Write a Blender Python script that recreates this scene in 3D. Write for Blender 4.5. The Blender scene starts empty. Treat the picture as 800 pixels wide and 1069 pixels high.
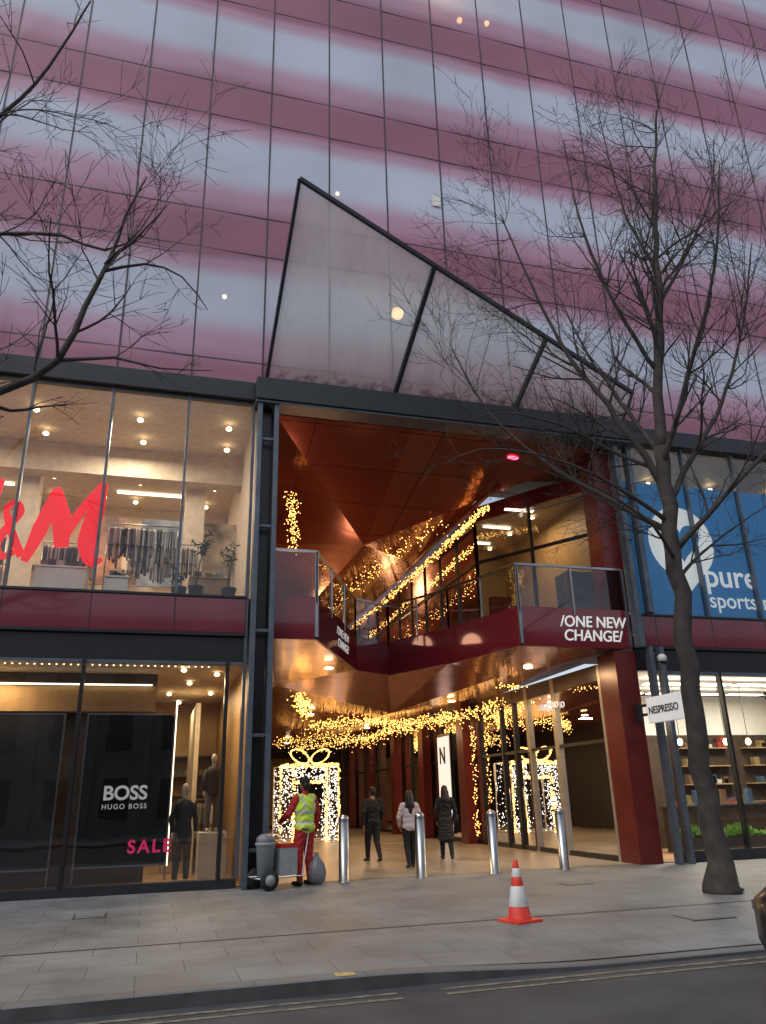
import bpy, math, random
import numpy as np
from mathutils import Vector, Matrix, Euler
rnd = random.Random(7)
scene = bpy.context.scene
COL = scene.collection
R = math.radians

# ------------------------------------------------------------------ materials
def nmat(name):
    m = bpy.data.materials.new(name); m.use_nodes = True
    nt = m.node_tree
    return m, nt, nt.nodes['Principled BSDF'], nt.nodes['Material Output']

def pm(name, col, rough=0.6, metal=0.0, var=0.12, scale=6.0, bump=0.0, bscale=60.0, spec=0.5, coat=0.0):
    m, nt, b, o = nmat(name)
    N = nt.nodes; Lk = nt.links
    tc = N.new('ShaderNodeTexCoord')
    nz = N.new('ShaderNodeTexNoise'); nz.inputs['Scale'].default_value = scale; nz.inputs['Detail'].default_value = 6
    Lk.new(tc.outputs['Object'], nz.inputs['Vector'])
    rp = N.new('ShaderNodeValToRGB')
    rp.color_ramp.elements[0].position = 0.3; rp.color_ramp.elements[1].position = 0.7
    rp.color_ramp.elements[0].color = (*[c*(1-var) for c in col], 1)
    rp.color_ramp.elements[1].color = (*[min(1, c*(1+var)) for c in col], 1)
    Lk.new(nz.outputs['Fac'], rp.inputs['Fac']); Lk.new(rp.outputs['Color'], b.inputs['Base Color'])
    b.inputs['Roughness'].default_value = rough; b.inputs['Metallic'].default_value = metal
    b.inputs['Specular IOR Level'].default_value = spec
    b.inputs['Coat Weight'].default_value = coat
    if bump > 0:
        n2 = N.new('ShaderNodeTexNoise'); n2.inputs['Scale'].default_value = bscale; n2.inputs['Detail'].default_value = 4
        Lk.new(tc.outputs['Object'], n2.inputs['Vector'])
        bp = N.new('ShaderNodeBump'); bp.inputs['Strength'].default_value = bump; bp.inputs['Distance'].default_value = 0.01
        Lk.new(n2.outputs['Fac'], bp.inputs['Height']); Lk.new(bp.outputs['Normal'], b.inputs['Normal'])
    return m

def em(name, col, strength, sample=True, base=None):
    m, nt, b, o = nmat(name)
    b.inputs['Base Color'].default_value = (*(base or col), 1)
    b.inputs['Emission Color'].default_value = (*col, 1)
    b.inputs['Emission Strength'].default_value = strength
    if not sample: m.cycles.emission_sampling = 'NONE'
    return m

def glassm(name, tint=(0.9, 0.93, 0.92), base=0.04, k=1.0, rough=0.0, sheen_dirt=0.0, sky_sheen_col=(0.5, 0.5, 0.45)):
    m, nt, b, o = nmat(name); N = nt.nodes; Lk = nt.links
    N.remove(b)
    tr = N.new('ShaderNodeBsdfTransparent'); tr.inputs['Color'].default_value = (*tint, 1)
    gl = N.new('ShaderNodeBsdfGlossy'); gl.inputs['Roughness'].default_value = rough
    gl.inputs['Color'].default_value = (0.9, 0.93, 1, 1)
    fr = N.new('ShaderNodeFresnel'); fr.inputs['IOR'].default_value = 1.5
    ma = N.new('ShaderNodeMath'); ma.operation = 'MULTIPLY_ADD'; ma.inputs[1].default_value = k; ma.inputs[2].default_value = base; ma.use_clamp = True
    Lk.new(fr.outputs[0], ma.inputs[0])
    mx = N.new('ShaderNodeMixShader'); Lk.new(ma.outputs[0], mx.inputs[0]); Lk.new(tr.outputs[0], mx.inputs[1]); Lk.new(gl.outputs[0], mx.inputs[2])
    tc = N.new('ShaderNodeTexCoord'); nz = N.new('ShaderNodeTexNoise'); nz.inputs['Scale'].default_value = 0.9
    Lk.new(tc.outputs['Object'], nz.inputs['Vector'])
    bp = N.new('ShaderNodeBump'); bp.inputs['Strength'].default_value = 0.15; bp.inputs['Distance'].default_value = 0.02
    Lk.new(nz.outputs['Fac'], bp.inputs['Height']); Lk.new(bp.outputs['Normal'], gl.inputs['Normal'])
    last = mx
    if sheen_dirt > 0:
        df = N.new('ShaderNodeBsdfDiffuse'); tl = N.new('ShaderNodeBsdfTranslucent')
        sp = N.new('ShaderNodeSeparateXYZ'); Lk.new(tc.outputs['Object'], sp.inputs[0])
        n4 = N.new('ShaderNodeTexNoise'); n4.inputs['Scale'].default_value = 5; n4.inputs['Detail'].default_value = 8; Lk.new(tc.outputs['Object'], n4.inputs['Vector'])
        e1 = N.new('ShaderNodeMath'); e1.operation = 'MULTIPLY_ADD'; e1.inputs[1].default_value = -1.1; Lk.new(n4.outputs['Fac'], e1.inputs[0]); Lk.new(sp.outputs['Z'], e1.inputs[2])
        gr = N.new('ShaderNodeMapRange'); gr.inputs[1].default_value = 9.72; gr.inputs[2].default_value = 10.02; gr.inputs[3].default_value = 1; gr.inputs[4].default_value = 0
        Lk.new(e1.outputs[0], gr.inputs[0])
        cm = N.new('ShaderNodeMix'); cm.data_type = 'RGBA'; cm.inputs[6].default_value = (*sky_sheen_col, 1); cm.inputs[7].default_value = (0.10, 0.085, 0.06, 1)  # pale sky reflection put into the colour; brown is grime along the lower edge
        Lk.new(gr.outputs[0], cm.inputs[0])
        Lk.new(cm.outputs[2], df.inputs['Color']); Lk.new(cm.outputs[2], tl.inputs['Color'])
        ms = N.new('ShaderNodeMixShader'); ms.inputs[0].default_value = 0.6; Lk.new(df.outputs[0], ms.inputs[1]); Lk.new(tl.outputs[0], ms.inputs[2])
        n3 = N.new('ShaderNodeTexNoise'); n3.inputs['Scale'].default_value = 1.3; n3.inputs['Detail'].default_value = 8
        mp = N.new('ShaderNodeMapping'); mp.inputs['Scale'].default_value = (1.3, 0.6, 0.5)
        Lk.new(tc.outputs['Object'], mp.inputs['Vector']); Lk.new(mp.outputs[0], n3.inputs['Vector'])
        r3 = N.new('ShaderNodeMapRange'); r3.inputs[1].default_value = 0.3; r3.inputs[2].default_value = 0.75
        r3.inputs[3].default_value = sheen_dirt*0.8; r3.inputs[4].default_value = min(1, sheen_dirt*1.25)
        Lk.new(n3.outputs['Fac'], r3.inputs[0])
        # painted sky sheen thins out towards the bottom of the panes
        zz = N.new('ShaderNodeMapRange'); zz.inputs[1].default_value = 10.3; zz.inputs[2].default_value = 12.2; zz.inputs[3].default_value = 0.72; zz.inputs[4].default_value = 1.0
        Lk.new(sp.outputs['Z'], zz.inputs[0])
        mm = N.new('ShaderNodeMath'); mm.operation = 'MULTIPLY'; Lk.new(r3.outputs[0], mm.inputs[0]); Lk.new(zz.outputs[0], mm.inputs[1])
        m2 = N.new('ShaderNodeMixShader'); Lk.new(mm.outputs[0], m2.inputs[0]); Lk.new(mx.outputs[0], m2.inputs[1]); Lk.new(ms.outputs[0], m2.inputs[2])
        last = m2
    Lk.new(last.outputs[0], o.inputs['Surface'])
    return m

# ------------------------------------------------------------------ mesh builder
class MB:
    def __init__(s): s.v = []; s.f = []; s.mi = []; s.sm = []; s.mats = []
    def m(s, mat):
        if mat not in s.mats: s.mats.append(mat)
        return s.mats.index(mat)
    def add(s, vs, fs, mat, smooth=False):
        o = len(s.v); s.v.extend([tuple(v) for v in vs]); k = s.m(mat)
        for f in fs: s.f.append([i+o for i in f]); s.mi.append(k); s.sm.append(smooth)
    def box(s, x0, x1, y0, y1, z0, z1, mat):
        vs = [(x0,y0,z0),(x1,y0,z0),(x1,y1,z0),(x0,y1,z0),(x0,y0,z1),(x1,y0,z1),(x1,y1,z1),(x0,y1,z1)]
        s.add(vs, [(0,3,2,1),(4,5,6,7),(0,1,5,4),(1,2,6,5),(2,3,7,6),(3,0,4,7)], mat)
    def poly(s, pts, mat): s.add(pts, [list(range(len(pts)))], mat)
    def slab(s, pts, z0, z1, mat, mtop=None, mbot=None):
        n = len(pts)
        s.add([(p[0],p[1],z1) for p in pts], [list(range(n))], mtop or mat)
        s.add([(p[0],p[1],z0) for p in pts], [list(range(n))[::-1]], mbot or mat)
        for i in range(n):
            a = pts[i]; b = pts[(i+1) % n]
            s.add([(a[0],a[1],z0),(b[0],b[1],z0),(b[0],b[1],z1),(a[0],a[1],z1)], [(0,1,2,3)], mat)
    def tube(s, pts, rad, mat, sides=8, cap=True, smooth=True):
        pts = [Vector(p) for p in pts]; n = len(pts)
        if not hasattr(rad, '__len__'): rad = [rad]*n
        vs = []; up = None
        for i in range(n):
            d = (pts[min(i+1, n-1)] - pts[max(i-1, 0)])
            if d.length < 1e-9: d = Vector((0,0,1))
            d.normalize()
            if up is None:
                up = Vector((0,0,1)) if abs(d.z) < 0.9 else Vector((1,0,0))
            a = d.cross(up)
            if a.length < 1e-4: a = d.cross(Vector((0,1,0)))
            a.normalize(); b = a.cross(d); b.normalize(); up = b
            for k in range(sides):
                t = 2*math.pi*(k+0.5)/sides
                vs.append(pts[i] + a*math.cos(t)*rad[i] + b*math.sin(t)*rad[i])
        fs = []
        for i in range(n-1):
            for k in range(sides):
                k2 = (k+1) % sides
                fs.append((i*sides+k, i*sides+k2, (i+1)*sides+k2, (i+1)*sides+k))
        if cap:
            fs.append(list(range(sides))[::-1]); fs.append([(n-1)*sides+k for k in range(sides)])
        s.add(vs, fs, mat, smooth)
    def beam(s, a, b, w, h, mat):
        a = Vector(a); b = Vector(b); d = (b-a).normalized()
        up = Vector((0,0,1)) if abs(d.z) < 0.95 else Vector((0,1,0))
        x = d.cross(up).normalized()*w/2; z = x.cross(d).normalized()*h/2
        vs = [a-x-z, a+x-z, a+x+z, a-x+z, b-x-z, b+x-z, b+x+z, b-x+z]
        s.add(vs, [(0,3,2,1),(4,5,6,7),(0,1,5,4),(1,2,6,5),(2,3,7,6),(3,0,4,7)], mat)
    def ell(s, c, r, mat, seg=12, rings=8, smooth=True):
        if not hasattr(r, '__len__'): r = (r, r, r)
        vs = [(c[0], c[1], c[2]-r[2])]; fs = []
        for i in range(1, rings):
            ph = -math.pi/2 + math.pi*i/rings
            for k in range(seg):
                t = 2*math.pi*k/seg
                vs.append((c[0]+r[0]*math.cos(ph)*math.cos(t), c[1]+r[1]*math.cos(ph)*math.sin(t), c[2]+r[2]*math.sin(ph)))
        vs.append((c[0], c[1], c[2]+r[2])); L = len(vs)-1
        for k in range(seg):
            k2 = (k+1) % seg
            fs.append((0, 1+k2, 1+k)); fs.append((L, L-seg+k, L-seg+k2))
            for i in range(rings-2): fs.append((1+i*seg+k, 1+i*seg+k2, 1+(i+1)*seg+k2, 1+(i+1)*seg+k))
        s.add(vs, fs, mat, smooth)
    def lathe(s, prof, c, mat, seg=20, smooth=True):
        vs = []; fs = []
        for (r, z) in prof:
            for k in range(seg):
                t = 2*math.pi*k/seg; vs.append((c[0]+r*math.cos(t), c[1]+r*math.sin(t), c[2]+z))
        for i in range(len(prof)-1):
            for k in range(seg):
                k2 = (k+1) % seg; fs.append((i*seg+k, i*seg+k2, (i+1)*seg+k2, (i+1)*seg+k))
        fs.append(list(range(seg))[::-1]); fs.append([(len(prof)-1)*seg+k for k in range(seg)])
        s.add(vs, fs, mat, smooth)
    def build(s, name, parent=None, bevel=0, loc=None, rot=None):
        me = bpy.data.meshes.new(name)
        me.from_pydata(s.v, [], s.f)
        for m in s.mats: me.materials.append(m)
        me.polygons.foreach_set('material_index', s.mi); me.polygons.foreach_set('use_smooth', s.sm)
        me.update()
        ob = bpy.data.objects.new(name, me); COL.objects.link(ob)
        if parent: ob.parent = parent
        if loc: ob.location = loc
        if rot: ob.rotation_euler = rot
        if bevel:
            b = ob.modifiers.new('bevel', 'BEVEL'); b.width = bevel; b.segments = 2; b.limit_method = 'ANGLE'
        return ob

def empty(name, parent=None):
    e = bpy.data.objects.new(name, None); COL.objects.link(e); e.parent = parent; e.empty_display_size = 0.3
    return e

def text(name, s, loc, size, mat, parent=None, rot=(math.pi/2, 0, 0), ext=0.01, shear=0, align='LEFT', offset=0.0, sx=1.0, space=1.0):
    cu = bpy.data.curves.new(name, 'FONT'); cu.body = s; cu.size = size; cu.extrude = ext; cu.shear = shear
    cu.align_x = align; cu.offset = offset; cu.space_character = space
    o = bpy.data.objects.new(name+'_tmp', cu); COL.objects.link(o)
    bpy.context.view_layer.update()
    me = bpy.data.meshes.new_from_object(o.evaluated_get(bpy.context.evaluated_depsgraph_get()))
    bpy.data.objects.remove(o)
    me.materials.clear(); me.materials.append(mat)
    ob = bpy.data.objects.new(name, me); COL.objects.link(ob); ob.parent = parent
    ob.location = loc; ob.rotation_euler = rot; ob.scale = (sx, 1, 1)
    return ob

def lamp(name, kind, loc, energy, col, parent=None, size=0.5, sy=None, rot=None, spread=None):
    l = bpy.data.lights.new(name, kind); l.energy = energy; l.color = col
    if kind == 'AREA':
        l.shape = 'RECTANGLE' if sy else 'DISK'; l.size = size
        if sy: l.size_y = sy
        if spread: l.spread = spread
    else: l.shadow_soft_size = size
    o = bpy.data.objects.new(name, l); COL.objects.link(o); o.location = loc; o.parent = parent
    if rot: o.rotation_euler = rot
    return o

# common materials
M_dark = pm('dark_steel', (0.03, 0.033, 0.038), 0.4, 0.3)
M_black = pm('black_frame', (0.014, 0.014, 0.016), 0.35)
M_steel = pm('blue_grey_steel', (0.11, 0.13, 0.16), 0.4, 0.4, 0.2, 3)
M_stain = pm('stainless_steel', (0.42, 0.43, 0.44), 0.3, 1.0, 0.1, 3)
M_redband = pm('red_spandrel_glass', (0.17, 0.02, 0.036), 0.12, 0.0, 0.12, 1.2, coat=0.3)
M_redpaint = pm('red_column_paint', (0.13, 0.016, 0.014), 0.3, 0.1, 0.25, 2)
M_cream = pm('cream_wall', (0.60, 0.52, 0.42), 0.7)
M_white = pm('white_paint', (0.74, 0.72, 0.68), 0.5, var=0.05)
M_wood = pm('oak_floor', (0.30, 0.19, 0.10), 0.45, var=0.3, scale=3)
M_darkwall = pm('dark_wall', (0.05, 0.042, 0.04), 0.5)
M_glass = glassm('shop_glass', (0.92, 0.95, 0.93), 0.015, 0.75)
M_glassd = glassm('dark_shop_glass', (0.76, 0.79, 0.79), 0.04, 1.0)
M_balglass = glassm('balustrade_glass', (0.82, 0.84, 0.84), 0.03, 0.9)
M_bulb = em('warm_fairy_bulb', (1.0, 0.52, 0.12), 5.5, False)
M_bulbw = em('white_fairy_bulb', (1.0, 0.92, 0.78), 3.5, False)
M_lampw = em('warm_lamp', (1.0, 0.72, 0.4), 8.0, False)
M_strip = em('strip_light', (1.0, 0.82, 0.58), 3.5, False)
M_stripw = em('white_strip_light', (1.0, 0.93, 0.82), 4.0, False)

def bronze(name, col, rough):
    m, nt, b, o = nmat(name); N = nt.nodes; Lk = nt.links
    tc = N.new('ShaderNodeTexCoord')
    br = N.new('ShaderNodeTexBrick'); br.inputs['Scale'].default_value = 1; br.inputs['Brick Width'].default_value = 3.1
    br.inputs['Row Height'].default_value = 1.57; br.inputs['Mortar Size'].default_value = 0.012; br.offset = 0
    br.inputs['Color1'].default_value = (*col, 1); br.inputs['Color2'].default_value = (*[c*0.85 for c in col], 1)
    br.inputs['Mortar'].default_value = (0.05, 0.015, 0.01, 1)
    Lk.new(tc.outputs['Object'], br.inputs['Vector'])
    Lk.new(br.outputs['Color'], b.inputs['Base Color'])
    b.inputs['Metallic'].default_value = 0.45; b.inputs['Roughness'].default_value = rough
    nz = N.new('ShaderNodeTexNoise'); nz.inputs['Scale'].default_value = 0.8
    Lk.new(tc.outputs['Object'], nz.inputs['Vector'])
    bp = N.new('ShaderNodeBump'); bp.inputs['Strength'].default_value = 0.3; bp.inputs['Distance'].default_value = 0.05
    Lk.new(nz.outputs['Fac'], bp.inputs['Height']); Lk.new(bp.outputs['Normal'], b.inputs['Normal'])
    return m
M_bronze = bronze('bronze_ceiling', (0.38, 0.085, 0.05), 0.2)
M_bronze2 = bronze('copper_soffit', (0.46, 0.135, 0.075), 0.16)

def frit(name):
    m, nt, b, o = nmat(name); N = nt.nodes; Lk = nt.links
    tc = N.new('ShaderNodeTexCoord'); sp = N.new('ShaderNodeSeparateXYZ'); Lk.new(tc.outputs['Object'], sp.inputs[0])
    sn = N.new('ShaderNodeMath'); sn.operation = 'SNAP'; sn.inputs[1].default_value = 1.57
    ad = N.new('ShaderNodeMath'); ad.operation = 'SUBTRACT'; ad.inputs[1].default_value = 0.22; Lk.new(sp.outputs['X'], ad.inputs[0]); Lk.new(ad.outputs[0], sn.inputs[0])
    wn = N.new('ShaderNodeTexWhiteNoise'); wn.noise_dimensions = '1D'; Lk.new(sn.outputs[0], wn.inputs['W'])
    s1 = N.new('ShaderNodeMath'); s1.operation = 'SUBTRACT'; s1.inputs[1].default_value = 13.9; Lk.new(sp.outputs['Z'], s1.inputs[0])
    wo = N.new('ShaderNodeMath'); wo.operation = 'MULTIPLY_ADD'; wo.inputs[1].default_value = 0.14; Lk.new(wn.outputs['Value'], wo.inputs[0]); Lk.new(s1.outputs[0], wo.inputs[2])
    nw = N.new('ShaderNodeTexNoise'); nw.inputs['Scale'].default_value = 0.3; Lk.new(tc.outputs['Object'], nw.inputs['Vector'])
    w2 = N.new('ShaderNodeMath'); w2.operation = 'MULTIPLY_ADD'; w2.inputs[1].default_value = 0.6; Lk.new(nw.outputs['Fac'], w2.inputs[0]); Lk.new(wo.outputs[0], w2.inputs[2])
    w3 = N.new('ShaderNodeMath'); w3.operation = 'SUBTRACT'; w3.inputs[1].default_value = 0.35; Lk.new(w2.outputs[0], w3.inputs[0])
    d1 = N.new('ShaderNodeMath'); d1.operation = 'DIVIDE'; d1.inputs[1].default_value = 4.2; Lk.new(w3.outputs[0], d1.inputs[0])
    fr = N.new('ShaderNodeMath'); fr.operation = 'FRACT'; Lk.new(d1.outputs[0], fr.inputs[0])
    rp = N.new('ShaderNodeValToRGB'); cr = rp.color_ramp; cr.interpolation = 'EASE'
    P = (0.30, 0.105, 0.165); K = (0.47, 0.27, 0.37); W = (0.60, 0.65, 0.80)
    cr.elements[0].position = 0.0; cr.elements[0].color = (*P, 1)
    cr.elements[1].position = 1.0; cr.elements[1].color = (*P, 1)
    for p, c in ((0.24, P), (0.42, K), (0.60, W), (0.80, W), (0.93, K)):
        e = cr.elements.new(p); e.color = (*c, 1)
    Lk.new(fr.outputs[0], rp.inputs['Fac'])
    nz = N.new('ShaderNodeTexNoise'); nz.inputs['Scale'].default_value = 0.25; nz.inputs['Detail'].default_value = 5
    Lk.new(tc.outputs['Object'], nz.inputs['Vector'])
    mr = N.new('ShaderNodeMapRange'); mr.inputs[1].default_value = 0.3; mr.inputs[2].default_value = 0.7; mr.inputs[3].default_value = 0.8; mr.inputs[4].default_value = 1.1
    Lk.new(nz.outputs['Fac'], mr.inputs[0])
    mu = N.new('ShaderNodeMix'); mu.data_type = 'RGBA'; mu.blend_type = 'MULTIPLY'; mu.inputs[0].default_value = 1
    Lk.new(rp.outputs['Color'], mu.inputs[6]); Lk.new(mr.outputs[0], mu.inputs[7])
    Lk.new(mu.outputs[2], b.inputs['Base Color'])
    b.inputs['Roughness'].default_value = 0.10; b.inputs['Specular IOR Level'].default_value = 0.8
    tr = N.new('ShaderNodeBsdfTransparent'); mx = N.new('ShaderNodeMixShader')
    f2 = N.new('ShaderNodeMapRange'); f2.inputs[1].default_value = 0.2; f2.inputs[2].default_value = 0.65; f2.inputs[3].default_value = 0.0; f2.inputs[4].default_value = 0.15
    bw = N.new('ShaderNodeRGBToBW'); Lk.new(rp.outputs['Color'], bw.inputs[0]); Lk.new(bw.outputs[0], f2.inputs[0])
    Lk.new(f2.outputs[0], mx.inputs[0]); Lk.new(b.outputs[0], mx.inputs[1]); Lk.new(tr.outputs[0], mx.inputs[2])
    Lk.new(mx.outputs[0], o.inputs['Surface'])
    return m
M_frit = frit('fritted_glass')
M_mull = pm('facade_joint', (0.05, 0.035, 0.045), 0.5)

# ------------------------------------------------------------------ world & sun
w = bpy.data.worlds.new('World'); scene.world = w; w.use_nodes = True
nt = w.node_tree; bg = nt.nodes['Background']
sky = nt.nodes.new('ShaderNodeTexSky'); sky.sky_type = 'NISHITA'; sky.sun_disc = False
EL, AZ = 52, 232
sky.sun_elevation = R(EL); sky.sun_rotation = R(AZ); sky.air_density = 1.0; sky.dust_density = 2.0
hs = nt.nodes.new('ShaderNodeHueSaturation'); hs.inputs['Saturation'].default_value = 0.5
nt.links.new(sky.outputs[0], hs.inputs['Color']); nt.links.new(hs.outputs[0], bg.inputs[0]); bg.inputs[1].default_value = 0.15
sl = bpy.data.lights.new('sun', 'SUN'); sl.energy = 1.0; sl.angle = R(40); sl.color = (1, 0.97, 0.94)
so = bpy.data.objects.new('sun', sl); COL.objects.link(so)
az = R(AZ); el = R(EL)
dirs = Vector((math.sin(az)*math.cos(el), math.cos(az)*math.cos(el), math.sin(el)))
so.rotation_euler = dirs.to_track_quat('Z', 'Y').to_euler()

# ------------------------------------------------------------------ ground, road, pavement
def paving(name, c1, c2, bw, rh, rough, mort=(0.08, 0.08, 0.078), lo=0.55):
    m, nt, b, o = nmat(name); N = nt.nodes; Lk = nt.links
    tc = N.new('ShaderNodeTexCoord')
    br = N.new('ShaderNodeTexBrick'); br.inputs['Scale'].default_value = 1; br.inputs['Brick Width'].default_value = bw
    br.inputs['Row Height'].default_value = rh; br.inputs['Mortar Size'].default_value = 0.005; br.inputs['Mortar Smooth'].default_value = 0.3
    br.inputs['Color1'].default_value = (*c1, 1); br.inputs['Color2'].default_value = (*c2, 1); br.inputs['Mortar'].default_value = (*mort, 1)
    Lk.new(tc.outputs['Object'], br.inputs['Vector'])
    nz = N.new('ShaderNodeTexNoise'); nz.inputs['Scale'].default_value = 0.7; nz.inputs['Detail'].default_value = 10; nz.inputs['Roughness'].default_value = 0.68
    Lk.new(tc.outputs['Object'], nz.inputs['Vector'])
    mr = N.new('ShaderNodeMapRange'); mr.inputs[1].default_value = 0.32; mr.inputs[2].default_value = 0.68; mr.inputs[3].default_value = lo; mr.inputs[4].default_value = 1.15
    Lk.new(nz.outputs['Fac'], mr.inputs[0])
    n2 = N.new('ShaderNodeTexNoise'); n2.inputs['Scale'].default_value = 45; n2.inputs['Detail'].default_value = 5
    Lk.new(tc.outputs['Object'], n2.inputs['Vector'])
    m2 = N.new('ShaderNodeMapRange'); m2.inputs[3].default_value = 0.8; m2.inputs[4].default_value = 1.2; Lk.new(n2.outputs['Fac'], m2.inputs[0])
    mm = N.new('ShaderNodeMath'); mm.operation = 'MULTIPLY'; Lk.new(mr.outputs[0], mm.inputs[0]); Lk.new(m2.outputs[0], mm.inputs[1])
    vo = N.new('ShaderNodeTexVoronoi'); vo.inputs['Scale'].default_value = 2.3; Lk.new(tc.outputs['Object'], vo.inputs['Vector'])
    vr = N.new('ShaderNodeMapRange'); vr.inputs[1].default_value = 0.03; vr.inputs[2].default_value = 0.07; vr.inputs[3].default_value = 0.65; vr.inputs[4].default_value = 1.0
    Lk.new(vo.outputs['Distance'], vr.inputs[0])
    m3 = N.new('ShaderNodeMath'); m3.operation = 'MULTIPLY'; Lk.new(mm.outputs[0], m3.inputs[0]); Lk.new(vr.outputs[0], m3.inputs[1])
    mu = N.new('ShaderNodeMix'); mu.data_type = 'RGBA'; mu.blend_type = 'MULTIPLY'; mu.inputs[0].default_value = 1
    Lk.new(br.outputs['Color'], mu.inputs[6]); Lk.new(m3.outputs[0], mu.inputs[7]); Lk.new(mu.outputs[2], b.inputs['Base Color'])
    rr = N.new('ShaderNodeMapRange'); rr.inputs[3].default_value = rough-0.2; rr.inputs[4].default_value = rough+0.2; Lk.new(nz.outputs['Fac'], rr.inputs[0]); Lk.new(rr.outputs[0], b.inputs['Roughness'])
    bp = N.new('ShaderNodeBump'); bp.inputs['Strength'].default_value = 0.35; bp.inputs['Distance'].default_value = 0.008
    ii = N.new('ShaderNodeMath'); ii.operation = 'SUBTRACT'; Lk.new(n2.outputs['Fac'], ii.inputs[0]); Lk.new(br.outputs['Fac'], ii.inputs[1])
    Lk.new(ii.outputs[0], bp.inputs['Height']); Lk.new(bp.outputs['Normal'], b.inputs['Normal'])
    return m
M_pave = paving('stone_paving', (0.225, 0.235, 0.235), (0.195, 0.204, 0.206), 0.9, 0.6, 0.6)
M_passfl = paving('passage_stone', (0.36, 0.32, 0.26), (0.31, 0.27, 0.22), 0.75, 0.45, 0.35, lo=0.7)
M_kerb = paving('granite_kerb', (0.17, 0.176, 0.18), (0.14, 0.144, 0.148), 1.0, 5.0, 0.6)
M_asph = pm('asphalt', (0.058, 0.06, 0.065), 0.75, 0, 0.35, 1.2, bump=0.8, bscale=90)
M_earth = pm('distant_ground', (0.08, 0.08, 0.075), 0.9)
M_yel = pm('worn_yellow_paint', (0.17, 0.158, 0.115), 0.7, 0, 0.6, 9)
M_drain = pm('iron_channel', (0.07, 0.07, 0.07), 0.6, 0.2)

g = MB(); g.poly([(-400,-400,-0.14),(400,-400,-0.14),(400,400,-0.14),(-400,400,-0.14)], M_earth); g.build('ground')
g = MB(); g.poly([(-80,-3,-0.12),(90,-3,-0.12),(90,7.62,-0.12),(-80,7.62,-0.12)], M_asph); g.build('road')
g = MB()
for y0, y1 in ((7.36, 7.42), (7.18, 7.24)):
    g.poly([(-60,y0,-0.116),(2.2,y0,-0.116),(2.2,y1,-0.116),(-60,y1,-0.116)], M_yel)
    g.poly([(2.6,y0,-0.116),(60,y0,-0.116),(60,y1,-0.116),(2.6,y1,-0.116)], M_yel)
g.build('yellow_road_lines')
def drop(x):
    t = min(1, max(0, (x-1.9)/2.6)); return 0.085*(t*t*(3-2*t))
g = MB(); xs = [-60, -20, -5, 0, 1.5] + [1.9+0.26*i for i in range(11)] + [6, 10, 20, 80]
ys = [7.78, 8.1, 8.5, 9.0]
zf = lambda x, y: -drop(x)*(1-(y-7.6)/1.4)
for i in range(len(xs)-1):
    for j in range(len(ys)-1):
        q = [(xs[i],ys[j]),(xs[i+1],ys[j]),(xs[i+1],ys[j+1]),(xs[i],ys[j+1])]
        g.poly([(a, b, zf(a, b)) for a, b in q], M_pave)
g.poly([(-60,9,0),(80,9,0),(80,60,0),(-60,60,0)], M_pave)
g.build('pavement')
g = MB()
M_kface = pm('kerb_face', (0.07, 0.072, 0.075), 0.8, var=0.3, scale=4)
for i in range(len(xs)-1):
    a, b = xs[i], xs[i+1]; za, zb = zf(a, 7.6)+0.002, zf(b, 7.6)+0.002
    g.poly([(a,7.6,za-0.012),(b,7.6,zb-0.012),(b,7.615,zb),(a,7.615,za)], M_kerb)
    g.poly([(a,7.615,za),(b,7.615,zb),(b,7.78,zb),(a,7.78,za)], M_kerb)
    g.poly([(a,7.6,-0.13),(b,7.6,-0.13),(b,7.6,zb-0.012),(a,7.6,za-0.012)], M_kface)
g.poly([(1.72,7.618,0.006),(1.9,7.618,0.006),(1.9,7.77,0.006),(1.72,7.77,0.006)], pm('yellow_kerb_mark', (0.45, 0.36, 0.14), 0.7, var=0.35, scale=12))
g.build('kerb')
g = MB(); g.poly([(-60,10.0,0.004),(80,10.0,0.004),(80,10.05,0.004),(-60,10.05,0.004)], M_drain); g.build('drainage_channel')
for x, y, a, b in ((6.4, 8.9, 0.6, 0.45), (-0.9, 12.6, 0.45, 0.45), (6.9, 12.9, 0.5, 0.35)):
    g = MB(); g.box(x, x+a, y, y+b, -0.01, 0.004, M_drain); g.box(x+0.03, x+a-0.03, y+0.03, y+b-0.03, 0.0045, 0.007, M_pave); g.build('inspection_cover')
g = MB(); g.poly([(2.0,15.75,0.004),(10.15,15.75,0.004),(10.15,46,0.004),(2.0,46,0.004)], M_passfl); g.build('passage_floor')

# ------------------------------------------------------------------ main building
B = empty('shopping_centre_building')
MOD = 1.57; X0 = 0.22
xsm = [X0+MOD*k for k in range(-9, 22)]
fp = MB(); fr_ = MB()
rows = [('s', 10.32, 10.9), ('w', 10.9, 13.9)]
z = 13.9
while z < 44: rows += [('s', z, z+1.15), ('w', z+1.15, z+4.2)]; z += 4.2
for i in range(len(xsm)-1):
    for kind, a, b in rows:
        g_ = 0.014
        t1 = rnd.uniform(-0.009, 0.009); t2 = rnd.uniform(-0.009, 0.009)
        x0, x1 = xsm[i]+g_, xsm[i+1]-g_
        fp.poly([(x0,15.5+t1,a+g_),(x1,15.5-t1,a+g_),(x1,15.5+t2,b-g_),(x0,15.5-t2,b-g_)], M_frit)
for x in xsm: fr_.box(x-0.018, x+0.018, 15.488, 15.62, 10.3, 44, M_mull)
for kind, a, b in rows: fr_.box(xsm[0], xsm[-1], 15.494, 15.60, a-0.014, a+0.014, M_mull)
fp.build('facade_glass_panes', B); fr_.build('facade_joints', B)
fi = MB()
for kind, a, b in rows:
    if kind == 's': fi.box(xsm[0], xsm[-1], 15.7, 21, a+0.1, b-0.1, M_cream)
fi.box(xsm[0], xsm[-1], 20.6, 21.0, 10.4, 44, M_cream)
fi.build('office_floors', B)
fl = MB()
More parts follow.
